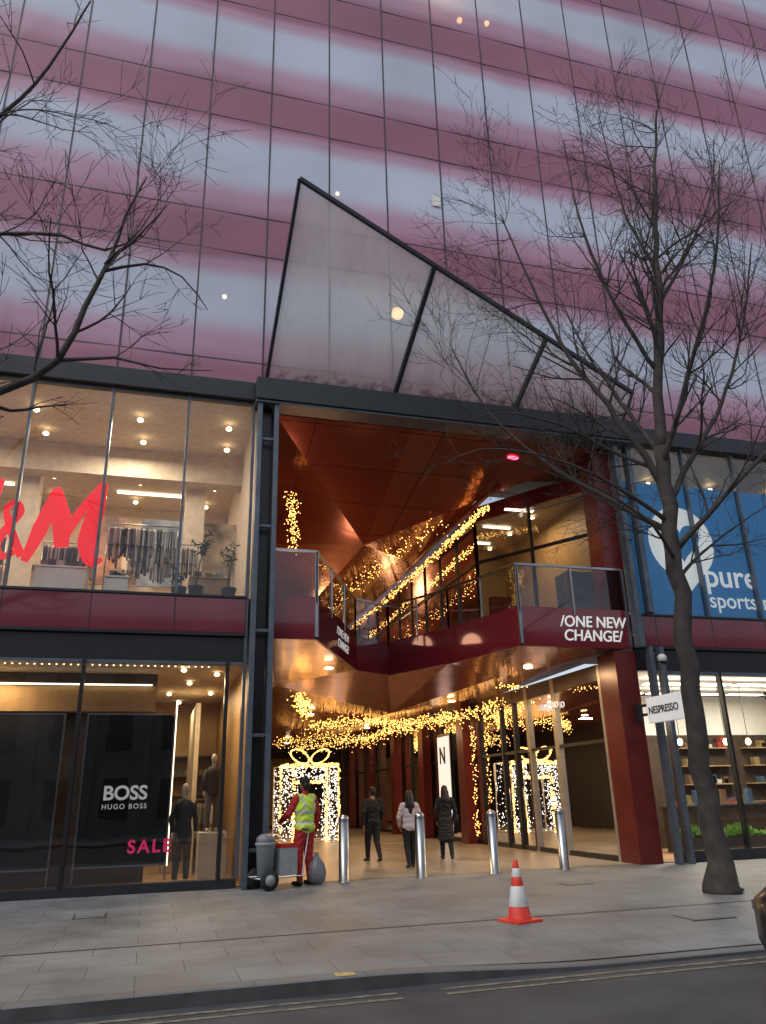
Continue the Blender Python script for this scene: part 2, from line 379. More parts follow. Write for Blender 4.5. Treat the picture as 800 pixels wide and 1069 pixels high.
M_off = em('office_lamp', (1, 0.6, 0.25), 18, False)
for (x, y, zz, r_) in ((5.2, 15.8, 13.05, 0.16), (5.9, 16.6, 26.0, 0.1), (8.2, 17, 26.1, 0.1), (9.1, 16.8, 26.0, 0.09), (3.9, 16.9, 17.6, 0.06), (0.9, 16.5, 13.3, 0.06)):
    fl.ell((x, y, zz), r_, M_off if r_ > 0.08 else M_lampw)
fl.build('office_lamps', B)
lamp('office_lamp_light', 'POINT', (5.2, 16.3, 13.0), 20, (1, 0.6, 0.3), B, 0.2)
lamp('office_lamp_light', 'POINT', (7.4, 17.0, 25.9), 60, (1, 0.6, 0.3), B, 0.2)
m = MB(); m.box(6.2, 6.45, 15.465, 15.47, 16.45, 16.8, M_white); m.build('paper_notice', B)

b1 = MB()
b1.box(xsm[0], 1.62, 15.30, 15.62, 9.85, 10.28, M_dark); b1.box(11.2, xsm[-1], 15.30, 15.62, 9.85, 10.28, M_dark)
b1.box(1.62, 11.2, 14.95, 15.6, 9.72, 10.25, M_dark)
b1.box(1.62, 11.2, 15.0, 15.5, 9.66, 9.715, M_steel)
for xa, xb in ((xsm[0], 1.62), (10.62, xsm[-1])):
    b1.box(xa, xb, 15.40, 15.60, 4.62, 5.32, M_redband)
    b1.box(xa, xb, 15.38, 15.62, 5.325, 5.38, M_dark)
    b1.box(xa, xb, 15.38, 15.62, 4.55, 4.615, M_black)
    b1.box(xa, xb, 15.46, 15.62, 4.05, 4.545, M_black)
    for k in range(-9, 22):
        x = X0+MOD*k
        if xa < x < xb: b1.box(x-0.012, x+0.012, 15.395, 15.45, 4.63, 5.31, M_black)
b1.box(xsm[0], 1.62, 15.42, 15.6, 0.0, 0.16, M_dark)
b1.box(11.05, xsm[-1], 15.42, 15.6, 0.0, 0.22, M_dark)
b1.build('beams_and_bands', B, bevel=0.008)
ps = MB()
for x in (1.68, 2.04):
    ps.box(x, x+0.10, 15.05, 15.25, 0.0, 9.66, M_steel)
    ps.box(x+0.03, x+0.07, 15.25, 15.40, 0.0, 9.66, M_dark)
ps.box(1.80, 2.02, 15.35, 15.55, 0.0, 9.66, M_black)
for x in (10.72, 11.0): ps.box(x, x+0.10, 15.1, 15.3, 0.0, 4.55, M_steel)
ps.box(10.55, 10.68, 15.15, 15.4, 4.55, 9.66, M_steel); ps.box(10.95, 11.05, 15.2, 15.42, 5.38, 9.8, M_steel)
for zz in (0.6, 2.6, 4.6, 6.8, 8.8): ps.box(1.78, 2.04, 15.12, 15.18, zz, zz+0.06, M_steel)
ps.build('steel_posts', B, bevel=0.006)
wl = MB()
wl.box(1.75, 2.12, 15.62, 46, 0.0, 9.7, M_darkwall)
wl.box(10.05, 10.60, 15.5, 16.25, 0.0, 4.5, M_redpaint)
wl.box(10.10, 10.62, 15.5, 16.1, 5.42, 9.66, M_redpaint)
wl.build('passage_side_walls', B, bevel=0.01)

gz = MB(); gf = MB()
for x in [X0+MOD*k for k in range(-9, 1)]: gf.box(x-0.025, x+0.025, 15.42, 15.56, 5.38, 9.85, M_steel)
gf.box(1.60, 1.66, 15.40, 15.58, 0.16, 9.85, M_steel)
gf.box(xsm[0], 1.62, 15.44, 15.56, 9.79, 9.848, M_steel)
for x in (-1.35, -4.49, -7.6, 1.30): gf.box(x-0.035, x+0.035, 15.40, 15.58, 0.16, 4.05, M_black)
gf.box(xsm[0], 1.6, 15.43, 15.57, 3.99, 4.048, M_steel)
gz.poly([(xsm[0],15.5,5.38),(1.6,15.5,5.38),(1.6,15.5,9.8),(xsm[0],15.5,9.8)], M_glass)
gz.poly([(xsm[0],15.5,0.16),(1.6,15.5,0.16),(1.6,15.5,4.0),(xsm[0],15.5,4.0)], M_glassd)
for k in range(7, 21):
    x = X0+MOD*k
    gf.box(x-0.025, x+0.025, 15.42, 15.56, 5.38, 9.85, M_steel)
    gf.box(x-0.03, x+0.03, 15.42, 15.56, 0.22, 4.05, M_black)
gf.box(11.1, xsm[-1], 15.43, 15.57, 3.97, 4.048, M_steel)
gz.poly([(10.7,15.5,5.38),(xsm[-1],15.5,5.38),(xsm[-1],15.5,9.84),(10.7,15.5,9.84)], M_glass)
gz.poly([(11.1,15.5,0.22),(xsm[-1],15.5,0.22),(xsm[-1],15.5,4.0),(11.1,15.5,4.0)], M_glass)
gz.build('shop_window_glass', B); gf.build('shop_window_frames', B)

# ------------------------------------------------------------------ first floor clothes shop (left)
r1 = MB()
xa, xb = xsm[0], 1.74
r1.box(xa, xb, 15.62, 23.0, 5.30, 5.375, M_wood)
r1.box(xa, xb, 23.0, 23.1, 5.3, 9.86, M_cream)
r1.box(xb-0.02, xb, 15.62, 23, 5.38, 9.84, M_cream)
r1.box(xa, xb, 15.62, 23, 9.845, 9.9, M_cream)
r1.box(xa, xb, 18.6, 19.1, 9.1, 9.84, M_cream)
for x in (-7.5, -3.4, 0.6): r1.box(x-0.25, x+0.25, 19.1, 19.6, 5.38, 9.84, M_cream)
for i in range(14):
    x = -11+i*0.95
    for zz in (6.2, 7.0, 7.8): r1.box(x, x+0.8, 22.6, 22.98, zz, zz+0.04, M_wood)
for i, c in enumerate([(0.45,0.22,0.14),(0.25,0.30,0.36),(0.5,0.42,0.3)]):
    r1.box(-2.2+i*1.5, -1.1+i*1.5, 19.7, 19.75, 6.6, 8.4, pm('poster_%d' % i, c, 0.5, var=0.6, scale=2))
r1.build('first_floor_shop_room', B)
lt = MB()
for x in (-8, -5.5, -3.2, -1.0, 1.0):
    for y in (16.6, 17.8, 20.5, 22):
        lt.ell((x+0.3*(y % 1), y, 9.70), (0.07, 0.07, 0.05), M_lampw, 10, 6)
lt.ell((-1.45, 16.6, 7.75), 0.09, M_lampw, 12, 8); lt.ell((-2.45, 17.4, 7.9), 0.07, M_lampw, 12, 8)
for x in (-6, -1.5): lt.box(x, x+1.8, 21.5, 21.6, 9.78, 9.83, M_strip)
lt.build('shop_spotlights', B)
for x in (-5.5, -1.0):
    lamp('shop_ceiling_light', 'AREA', (x, 17.4, 9.6), 135, (1, 0.80, 0.60), B, 1.6)
    lamp('shop_ceiling_light', 'AREA', (x, 21.2, 9.6), 110, (1, 0.72, 0.48), B, 1.4)

cloth_cols = [pm('cloth_%d' % i, c, 0.9) for i, c in enumerate([(0.05,0.05,0.055),(0.12,0.12,0.13),(0.25,0.24,0.23),(0.4,0.37,0.33),(0.07,0.06,0.05),(0.16,0.14,0.14),(0.5,0.48,0.45)])]
def clothes_rack(loc, length, zt, cols):
    m = MB(); x, y, z0 = loc
    for xx in (x, x+length):
        m.tube([(xx, y, z0), (xx, y, z0+zt)], 0.015, M_stain, 8)
        m.tube([(xx, y-0.25, z0+0.02), (xx, y+0.25, z0+0.02)], 0.015, M_stain, 6)
    m.tube([(x, y, z0+zt), (x+length, y, z0+zt)], 0.015, M_stain, 8)
    xx = x+0.06
    while xx < x+length-0.05:
        c = rnd.choice(cols); wd = rnd.uniform(0.17, 0.24); hh = rnd.uniform(0.62, 0.95); t = rnd.uniform(0.014, 0.028)
        m.tube([(xx, y, z0+zt), (xx, y, z0+zt-0.08)], 0.004, M_stain, 4)
        top = z0+zt-0.08
        pr = [(-0.02, top), (-wd, top-0.10), (-wd-0.03, top-0.45), (-wd*0.85, top-0.46), (-wd*0.8, top-hh), (wd*0.8, top-hh+0.02), (wd*0.85, top-0.46), (wd+0.03, top-0.45), (wd, top-0.10), (0.02, top)]
        n = len(pr)
        vs = [(xx-t+rnd.uniform(-.006,.006), y+a, b) for a, b in pr]+[(xx+t+rnd.uniform(-.006,.006), y+a, b) for a, b in pr]
        fs = [list(range(n)), list(range(n, 2*n))[::-1]]+[(i, n+i, n+(i+1) % n, (i+1) % n) for i in range(n)]
        m.add(vs, fs, c)
        xx += t*2+rnd.uniform(0.005, 0.03)
    return m.build('clothes_rack')
clothes_rack((-1.25, 16.5, 5.38), 1.45, 1.75, cloth_cols[:4]+cloth_cols[6:])
clothes_rack((-2.6, 17.3, 5.38), 1.1, 1.5, cloth_cols)
clothes_rack((-0.9, 18.2, 5.38), 1.6, 1.9, cloth_cols)
clothes_rack((-4.9, 17.0, 5.38), 1.6, 1.6, cloth_cols)
def table(name, x0, x1, y0, y1, z0, h, mat):
    m = MB(); m.box(x0, x1, y0, y1, z0+h-0.04, z0+h, mat)
    m.box(x0+0.02, x1-0.02, y0+0.02, y1-0.02, z0, z0+h-0.045, mat)
    for i in range(5):
        xx = x0+0.1+i*(x1-x0-0.3)/5
        m.box(xx, xx+0.16, y0+0.06, y0+0.3, z0+h, z0+h+rnd.uniform(0.05, 0.14), rnd.choice(cloth_cols))
    return m.build(name, bevel=0.008)
table('display_plinth', -2.5, -1.5, 15.75, 16.4, 5.38, 0.55, M_white)
table('display_plinth', -1.2, -0.7, 15.75, 16.2, 5.38, 0.40, M_white)
table('display_plinth', 0.5, 1.4, 16.8, 17.5, 5.38, 0.75, M_wood)

M_leaf = pm('plant_leaf', (0.05, 0.09, 0.03), 0.5, var=0.4)
M_pot = pm('dark_pot', (0.03, 0.03, 0.03), 0.5)
def potted_plant(loc, h, n=40, spread=0.35):
    m = MB(); x, y, z0 = loc
    m.lathe([(0.11, 0), (0.16, 0.28), (0.165, 0.3), (0.14, 0.3), (0.13, 0.26)], loc, M_pot, 16)
    for i in range(7):
        a = rnd.uniform(0, 6.28); ee = rnd.uniform(0.3, 1)*spread
        tip = (x+math.cos(a)*ee, y+math.sin(a)*ee, z0+h*rnd.uniform(0.7, 1))
        mid = (x+math.cos(a)*ee*0.3, y+math.sin(a)*ee*0.3, z0+h*0.55)
        m.tube([(x, y, z0+0.25), mid, tip], [0.008, 0.006, 0.003], M_leaf, 4)
        for k in range(n//7):
            t = rnd.uniform(0.3, 1); c = Vector(mid).lerp(Vector(tip), t); b = rnd.uniform(0, 6.28)
            d = Vector((math.cos(b), math.sin(b), rnd.uniform(-0.4, 0.5)))*rnd.uniform(0.08, 0.16); s = d.cross(Vector((0, 0, 1))).normalized()*0.03
            m.poly([c, c+d*0.5+s, c+d, c+d*0.5-s], M_leaf)
    return m.build('potted_plant')
potted_plant((0.62, 15.95, 5.38), 1.55, 110); potted_plant((1.30, 16.0, 5.38), 1.3, 90); potted_plant((0.28, 16.1, 5.38), 0.7, 60, 0.25)

M_man = pm('mannequin_white', (0.6, 0.58, 0.55), 0.4)
def mannequin(loc, torso, legs, rotz=0, h=1.8):
    m = MB()
    def T(pts, r, mt, s=12): m.tube(pts, r, mt, s)
    m.lathe([(0.2, 0), (0.2, 0.015), (0.02, 0.02)], (0, 0, 0), M_stain, 20)
    for sx in (-1, 1):
        T([(sx*0.09, 0, 0.92), (sx*0.10, 0.0, 0.5), (sx*0.11, 0.02, 0.1)], [0.095, 0.07, 0.055], legs)
        m.ell((sx*0.11, -0.05, 0.05), (0.045, 0.12, 0.05), M_man)
        T([(sx*0.17, 0, 1.43), (sx*0.24, 0.02, 1.15), (sx*0.23, -0.06, 0.92)], [0.06, 0.05, 0.035], torso)
        m.ell((sx*0.23, -0.08, 0.86), (0.025, 0.03, 0.07), M_man)
    m.lathe([(0.15, 0.82), (0.17, 0.92), (0.145, 1.1), (0.18, 1.3), (0.19, 1.42), (0.12, 1.49), (0.05, 1.51)], (0, 0, 0), torso, 16)
    T([(0, 0, 1.48), (0, 0, 1.6)], [0.05, 0.045], M_man); m.ell((0, -0.01, 1.68), (0.075, 0.09, 0.12), M_man)
    o = m.build('mannequin', loc=loc, rot=(0, 0, rotz)); o.scale = (h/1.8, h/1.8*0.8, h/1.8); return o
mannequin((-3.6, 16.4, 5.38), cloth_cols[3], cloth_cols[0]); mannequin((-5.6, 16.3, 5.38), cloth_cols[0], cloth_cols[1])

M_logo = em('red_logo_acrylic', (0.85, 0.012, 0.02), 0.75, True, (0.6, 0.01, 0.02))
def strokes(name, strs, y, mat, parent=None):
    m = MB()
    for st in strs:
        L_, Rr = [], []
        P = [Vector((p[0], p[1])) for p in st]
        Q = []
        for i in range(len(P)-1):
            p0 = P[max(i-1, 0)]; p1 = P[i]; p2 = P[i+1]; p3 = P[min(i+2, len(P)-1)]
            for k in range(6):
                t = k/6
                c = 0.5*((2*p1)+(p2-p0)*t+(2*p0-5*p1+4*p2-p3)*t*t+(3*p1-p0-3*p2+p3)*t**3)
                Q.append((c, st[i][2]*(1-t)+st[i+1][2]*t))
        Q.append((P[-1], st[-1][2]))
        for i in range(len(Q)):
            d = (Q[min(i+1, len(Q)-1)][0]-Q[max(i-1, 0)][0]).normalized(); n = Vector((-d.y, d.x))
            L_.append(Q[i][0]+n*Q[i][1]*0.66); Rr.append(Q[i][0]-n*Q[i][1]*0.66)
        for i in range(len(Q)-1):
            a, b, c, d = L_[i], L_[i+1], Rr[i+1], Rr[i]
            for yy in (y, y+0.03): m.poly([(p.x, yy, p.y) for p in (a, b, c, d)], mat)
            m.poly([(a.x,y,a.y),(b.x,y,b.y),(b.x,y+0.03,b.y),(a.x,y+0.03,a.y)], mat)
            m.poly([(d.x,y,d.y),(c.x,y,c.y),(c.x,y+0.03,c.y),(d.x,y+0.03,d.y)], mat)
        y += 0.002
    return m.build(name, parent)
LG = empty('shop_logo_sign')
strokes('letter_m', [[(-2.66,5.92,0.10),(-2.45,6.6,0.22),(-2.22,7.45,0.14)],
                     [(-2.22,7.5,0.08),(-2.10,6.9,0.28),(-2.02,6.25,0.20)],
                     [(-2.05,6.25,0.10),(-1.78,6.95,0.14),(-1.34,7.66,0.12)],
                     [(-1.34,7.70,0.06),(-1.44,7.1,0.24),(-1.56,6.4,0.28),(-1.46,5.98,0.14),(-1.24,6.05,0.05)]], 15.56, M_logo, LG)
strokes('ampersand', [[(-2.80,6.15,0.07),(-3.05,6.0,0.10),(-3.2,6.25,0.13),(-3.0,6.65,0.12),(-2.84,6.95,0.10),(-2.95,7.12,0.08),(-3.1,6.95,0.09),(-2.95,6.5,0.12),(-2.72,6.02,0.12)]], 15.56, M_logo, LG)
strokes('letter_h', [[(-4.35,5.95,0.14),(-4.1,6.7,0.22),(-3.9,7.5,0.14)],[(-3.75,5.95,0.12),(-3.5,6.7,0.22),(-3.3,7.6,0.14)],[(-4.3,6.6,0.07),(-3.9,6.75,0.12),(-3.4,6.9,0.07)]], 15.56, M_logo, LG)

# ------------------------------------------------------------------ ground floor menswear shop (left)
M_warmwall = pm('warm_panel', (0.42, 0.27, 0.13), 0.5)
r2 = MB()
r2.box(xa, xb, 15.62, 23, -0.03, 0.02, M_wood); r2.box(xa, xb, 22.9, 23, 0.0, 4.1, M_warmwall)
r2.box(xb-0.02, xb, 15.62, 23, 0.02, 4.1, M_warmwall); r2.box(xa, xb, 15.62, 23, 4.06, 4.12, M_cream)
r2.box(xa, 0.0, 17.3, 17.4, 0.02, 4.05, M_darkwall)
r2.box(xa, 0.0, 17.0, 17.29, 3.25, 3.75, M_warmwall)
r2.box(0.9, 1.0, 18.5, 21.5, 0.02, 3.6, M_cream)
for zz in (0.6, 1.1, 1.6, 2.1, 2.6): r2.box(-0.2, 1.7, 22.4, 22.88, zz, zz+0.04, M_darkwall)
for i in range(18):
    zz = rnd.choice((0.64, 1.14, 1.64, 2.14)); x = rnd.uniform(-0.1, 1.5)
    r2.box(x, x+0.22, 22.45, 22.8, zz, zz+rnd.uniform(0.08, 0.2), rnd.choice(cloth_cols))
r2.build('menswear_shop_room', B)
l2 = MB()
l2.box(-9, -0.1, 16.9, 16.93, 3.76, 3.79, M_strip)
l2.box(0.42, 0.45, 17.2, 17.23, 0.3, 3.5, M_strip)
for x, y in ((0.5, 16.3), (1.2, 16.8), (0.7, 18.2), (1.3, 20), (0.3, 20.2), (0.6, 22)): l2.ell((x, y, 4.0), (0.06, 0.06, 0.04), M_lampw, 10, 6)
for i in range(70): l2.ell((-8+i*0.13, 15.95, 4.02), (0.02, 0.02, 0.012), M_strip, 6, 4)
l2.build('menswear_shop_lights', B)
for (x, y, e) in ((0.7, 17.2, 85), (0.7, 20.3, 90), (-3.0, 16.5, 36)):
    lamp('menswear_ceiling_light', 'AREA', (x, y, 3.9), e, (1, 0.68, 0.36), B, 0.8)
M_board = pm('black_board', (0.012, 0.012, 0.013), 0.25)
M_board2 = pm('grey_board', (0.06, 0.062, 0.066), 0.35, var=0.2, scale=1)
M_wtxt = em('white_letter', (0.85, 0.85, 0.83), 0.35)
M_rtxt = em('magenta_letter', (0.55, 0.02, 0.10), 0.25)
def board(x0, x1, z0, z1, mt):
    e = empty('advertising_board')
    m = MB(); m.box(x0, x1, 15.72, 15.77, z0, z1, mt)
    for a, b in ((x0-0.03, x0-0.002), (x1+0.002, x1+0.03)): m.box(a, b, 15.70, 15.79, 0.17, z1+0.03, M_stain)
    m.box(x0, x1, 15.705, 15.785, z1+0.002, z1+0.03, M_stain); m.box(x0, x1, 15.705, 15.785, z0-0.03, z0-0.002, M_stain)
    m.build('panel', e); return e
board(-3.25, -1.62, 0.45, 3.05, M_board2); board(-6.2, -4.8, 0.45, 3.05, M_board2)
e = board(-1.18, 0.36, 0.45, 3.05, M_board)
text('brand_text', 'BOSS', (-0.42, 15.705, 1.55), 0.34, M_wtxt, e, align='CENTER', offset=0.008, sx=1.0)
text('brand_text_small', 'HUGO BOSS', (-0.42, 15.705, 1.39), 0.12, M_wtxt, e, align='CENTER', offset=0.001, space=1.25)
text('sale_text', 'SALE', (-0.30, 15.40, 0.66), 0.30, M_rtxt, e, offset=0.008, space=1.25)
mannequin((0.68, 16.4, 0.02), pm('navy_cloth', (0.03, 0.04, 0.07), 0.9), cloth_cols[1], 0.3)
mannequin((1.25, 17.0, 0.9), cloth_cols[4], cloth_cols[5], 0.2, 1.5)
m = MB(); m.box(1.0, 1.55, 16.7, 17.3, 0.02, 0.9, M_white); m.build('display_plinth', bevel=0.01)
clothes_rack((0.35, 19.5, 0.02), 1.1, 1.5, cloth_cols)

# ------------------------------------------------------------------ right shops
M_blue = em('blue_window_graphic', (0.012, 0.15, 0.36), 0.3, True, (0.015, 0.15, 0.36))
pg = empty('clinic_window_graphic')
m = MB(); m.box(10.72, 26, 15.60, 15.62, 5.42, 8.85, M_blue); m.build('blue_film', pg)
m = MB()
cx, cz, rr_ = 12.45, 7.30, 0.95
pts = []
for i in range(40):
    a = -math.pi*0.30 + i/39*math.pi*1.6
    pts.append((cx+rr_*math.cos(a), 15.592, cz+rr_*math.sin(a)))
pts.append((cx+0.02, 15.592, cz-1.3))
m.poly(pts, M_wtxt)
hp = []
for i in range(40):
    t = 2*math.pi*i/40
    hx = 16*math.sin(t)**3; hz = 13*math.cos(t)-5*math.cos(2*t)-2*math.cos(3*t)-math.cos(4*t)
    hp.append((cx+hx*0.035, 15.586, cz+hz*0.035+0.06))
m.poly(hp, M_blue); m.build('pin_symbol', pg)
text('clinic_name', 'pure', (12.95, 15.585, 6.20), 0.85, M_wtxt, pg, offset=0.01, ext=0.003)
text('clinic_subtitle', 'sports medicine', (12.98, 15.585, 5.66), 0.56, M_wtxt, pg, offset=0.004, ext=0.003)
r3 = MB()
r3.box(10.7, 26, 15.65, 22, 5.3, 5.375, M_wood); r3.box(10.7, 26, 21.9, 22, 5.38, 9.84, M_cream); r3.box(10.7, 26, 15.62, 22, 9.845, 9.9, M_white)
r3.box(10.68, 10.7, 16.12, 22, 5.38, 9.84, M_cream)
M_coffee = pm('dark_walnut', (0.055, 0.038, 0.028), 0.3, var=0.3)
r3.box(10.3, 26, 15.62, 26, -0.03, 0.018, M_wood); r3.box(12.9, 26, 19.5, 19.6, 0.02, 2.9, M_coffee); r3.box(12.9, 26, 19.5, 19.6, 2.91, 4.0, M_white)
r3.box(10.3, 26, 15.62, 30, 4.06, 4.12, M_white); r3.box(13.5, 13.6, 19.6, 30, 0.02, 4.05, M_coffee); r3.box(10.3, 13.6, 30, 30.1, 0.02, 4.05, M_coffee)
r3.box(11.4, 13.4, 19.0, 19.4, 0.02, 2.2, M_coffee)
packm = [pm('pack_%d' % i, c, 0.4) for i, c in enumerate([(0.25,0.04,0.03),(0.2,0.15,0.06),(0.05,0.09,0.16),(0.45,0.42,0.4),(0.03,0.03,0.03),(0.12,0.07,0.04)])]
for i in range(5):
    z0 = 0.6+i*0.48
    for xx in (14.2, 16.4): r3.box(xx, xx+1.7, 19.2, 19.48, z0, z0+0.03, M_wood)
for i in range(60):
    x = rnd.choice((14.25, 16.45))+rnd.uniform(0, 1.45); k = rnd.randint(0, 4)
    r3.box(x, x+rnd.uniform(0.08, 0.2), 19.22, 19.4, 0.632+k*0.48, 0.632+k*0.48+rnd.uniform(0.08, 0.3), rnd.choice(packm))
r3.box(12.4, 15.0, 17.3, 17.9, 0.02, 1.05, M_coffee); r3.box(12.35, 15.05, 17.25, 17.95, 1.055, 1.10, M_stain)
for i in range(9): r3.box(12.6+i*0.26, 12.72+i*0.26, 17.45, 17.6, 1.105, 1.2+0.12*(i % 3), packm[i % 6])
r3.build('right_shop_rooms', B)
l3 = MB()
for i in range(5):
    l3.box(11.5+i*1.3, 12.6+i*1.3, 16.4, 16.7, 3.9, 3.93, M_stripw); l3.box(11.5+i*1.3, 12.6+i*1.3, 18.3, 18.5, 3.9, 3.93, M_stripw)
for i in range(10): l3.ell((11+i*0.7, 17.4+(i % 3), 9.7), (0.06, 0.06, 0.04), M_lampw, 8, 5)
for y in (17.2, 18.4, 20, 22, 24, 26): l3.ell((11.2, y, 3.98), (0.08, 0.08, 0.04), M_lampw, 8, 5)
for i in range(4): l3.tube([(13+i*0.7, 17.6, 4.05), (13+i*0.7, 17.6, 2.7)], 0.008, M_black, 5); l3.ell((13+i*0.7, 17.6, 2.6), (0.07, 0.07, 0.09), M_lampw, 10, 6)
l3.build('right_shop_lights', B)
for x, y, e_ in ((13.0, 17.0, 190), (16.0, 17.4, 150), (11.6, 19.5, 90), (11.6, 26, 80)): lamp('coffee_shop_light', 'AREA', (x, y, 3.85), e_, (1, 0.86, 0.68), B, 1.2)
lamp('clinic_light', 'AREA', (13, 18.2, 9.6), 90, (1, 0.9, 0.8), B, 1.5)
text('shop_name_letters', 'NESPRESSO', (14.1, 15.62, 3.45), 0.26, M_black, B, offset=0.004)
m = MB(); m.box(11.3, 14.6, 15.68, 16.0, 0.25, 0.46, M_coffee)
M_moss = pm('planter_leaf', (0.16, 0.30, 0.05), 0.6, var=0.5, scale=12)
for i in range(1800):
    x = rnd.uniform(11.32, 14.58); y = rnd.uniform(15.68, 16.0); z0 = 0.44; a = rnd.uniform(0, 6.28); h = rnd.uniform(0.08, 0.28)*(0.8+0.4*math.sin(x*5))
    dx, dy = math.cos(a)*0.035, math.sin(a)*0.035
    m.poly([(x-dx, y-dy, z0+h*0.3), (x+dx, y+dy, z0+h*0.3), (x+dx*0.3+dy, y+dy*.3-dx, z0+abs(h))], M_moss)
m.build('window_planter')

sf = MB(); sg = MB()
M_palefr = pm('pale_bronze_frame', (0.42, 0.38, 0.32), 0.35, 0.5)
yy = [16.35, 18.7, 20.3, 21.2, 22.1, 23.8, 25.6, 27.4, 29.2, 31.0, 33.5, 36, 38.5, 41, 43.5, 46]
for i, y in enumerate(yy):
    mt = M_palefr if i in (0, 1, 2) else M_black
    wd = 0.10 if i in (1, 2) else 0.05
    sf.box(10.08, 10.24, y-wd, y+wd, 0.0, 4.3, mt)
sf.box(10.10, 10.22, 16.4, 46, 2.55, 2.62, M_black); sf.box(10.09, 10.23, 16.4, 46, 3.95, 4.32, M_coffee); sf.box(10.09, 10.23, 16.4, 46, 0.0, 0.12, M_black)
for y in (20.75, 21.65):
    sf.box(10.07, 10.20, y-0.43, y-0.38, 0.02, 2.54, M_black); sf.box(10.07, 10.20, y+0.38, y+0.43, 0.02, 2.54, M_black)
    sf.tube([(10.02, y, 0.8), (10.02, y, 1.6)], 0.018, M_stain, 8)
sg.poly([(10.15,16.4,0.12),(10.15,46,0.12),(10.15,46,3.95),(10.15,16.4,3.95)], M_glassd)
for y in (24.7, 28.8, 32.5, 36.5, 40.5): sf.box(9.75, 10.06, y-0.28, y+0.28, 0.0, 4.45, M_redpaint)
sf.box(13.0, 13.1, 30.2, 46, 0, 4.3, M_warmwall); sf.box(10.2, 13, 30.2, 46, 4.31, 4.36, M_cream)
sf.build('passage_shopfront_frames', B); sg.build('passage_shopfront_glass', B)
for y in (34, 41): lamp('passage_shop_light', 'AREA', (11.6, y, 4.2), 45, (1, 0.75, 0.48), B, 1.0)
text('shop_name_small', 'NESPRESSO', (10.06, 19.5, 3.55), 0.22, M_wtxt, B, rot=(math.pi/2, 0, -math.pi/2), offset=0.003)
pe = empty('lit_poster'); m = MB()
m.box(9.86, 9.98, 25.9, 27.2, 0.25, 3.5, M_black)
m.box(9.845, 9.858, 25.97, 27.13, 0.35, 3.4, em('poster_face', (0.95, 0.88, 0.82), 0.8))
m.ell((9.84, 26.3, 1.1), (0.004, 0.22, 0.3), M_redpaint)
m.build('panel', pe); text('poster_letter', 'N', (9.835, 26.95, 2.5), 0.8, M_black, pe, rot=(math.pi/2, 0, -math.pi/2), offset=0.01)
m = MB()
M_red2 = pm('red_box', (0.5, 0.03, 0.02), 0.4)
hx0, hx1, hy0, hy1 = 10.45, 10.95, 16.75, 17.45
m.box(hx0, hx1, hy0, hy1, 0.02, 0.55, M_white)
for y in (hy0, hy1-0.04): m.box(hx0, hx1, y, y+0.04, 0.55, 1.75, M_white)
m.box(hx1-0.03, hx1, hy0, hy1, 0.55, 1.75, M_coffee)
for z0 in (0.9, 1.3, 1.75): m.box(hx0, hx1, hy0+0.04, hy1-0.04, z0, z0+0.03, M_white)
ym = (hy0+hy1)/2
for s in (-1, 1):
    a = (hx0, ym+s*0.43, 1.72); b = (hx0, ym, 2.25)
    m.add([a, (hx1, a[1], a[2]), (hx1, ym, 2.25), b, (hx0, a[1], a[2]+0.06), (hx1, a[1], a[2]+0.06), (hx1, ym, 2.32), (hx0, ym, 2.32)], [(0,1,2,3),(4,7,6,5),(0,3,7,4),(0,4,5,1)], M_white)
for k in range(8): m.box(hx0+0.1, hx0+0.25, hy0+0.08+(k % 4)*0.14, hy0+0.17+(k % 4)*0.14, 0.94+(k//4)*0.4, 1.1+(k//4)*0.4, M_red2 if k % 2 else M_coffee)
ho = m.build('display_house'); ho.location = (-0.1, 0.75, 0)
lamp('display_spot', 'POINT', (10.45, 17.0, 3.3), 70, (1, 0.85, 0.65), B, 0.1)
m = MB()
for i in range(90):
    a = rnd.uniform(0, 6.28); q = rnd.uniform(0, 0.5)
    m.ell((11.0+math.cos(a)*q, 18.0+math.sin(a)*q, rnd.uniform(2.4, 3.1)), 0.03, M_stain, 6, 4)
m.tube([(11, 18, 3.0), (11, 18, 4.05)], 0.01, M_stain, 5); m.build('pendant_chandelier')

# ------------------------------------------------------------------ upper walkway, soffit, ceiling
edge = [(2.12,15.5),(3.08,15.5),(4.9,19.4),(6.0,20.1),(7.0,18.06),(7.73,15.5),(10.5,15.5)]
wk = MB()
wk.slab([(x, y+0.05) for x, y in edge]+[(10.62,46),(2.12,46)], 4.62, 4.9, M_bronze2, M_wood, M_bronze2)
wk.build('upper_walkway_slab', B)
sfm = MB()
P = {'a':(2.12,15.6,4.58),'b':(3.08,15.6,4.58),'c':(4.9,19.5,4.58),'d':(6.0,20.2,4.58),'e':(7.0,18.1,4.58),'f':(7.73,15.6,4.58),'g':(10.5,15.6,4.58),
     'h':(10.1,22,4.32),'i':(7.2,24,3.95),'j':(3.2,22,4.5),'k':(2.12,24,4.2),'l':(10.1,46,4.35),'m':(6.2,46,4.0),'n':(2.12,46,4.4),'o':(8.6,19,4.35)}
for t in ('abcj','akj','jcdi','jin','kjn','dei','eoi','efo','fgo','goh','ohi','ihl','iml','inm'):
    sfm.poly([P[c] for c in t][::-1], M_bronze2 if t not in ('eoi','jcdi') else M_bronze)
sfm.build('copper_soffit', B)
bl = MB(); bgl = MB()
M_fascia = pm('red_fascia_glass', (0.17, 0.014, 0.022), 0.08, 0, 0.1, 1, coat=0.5)
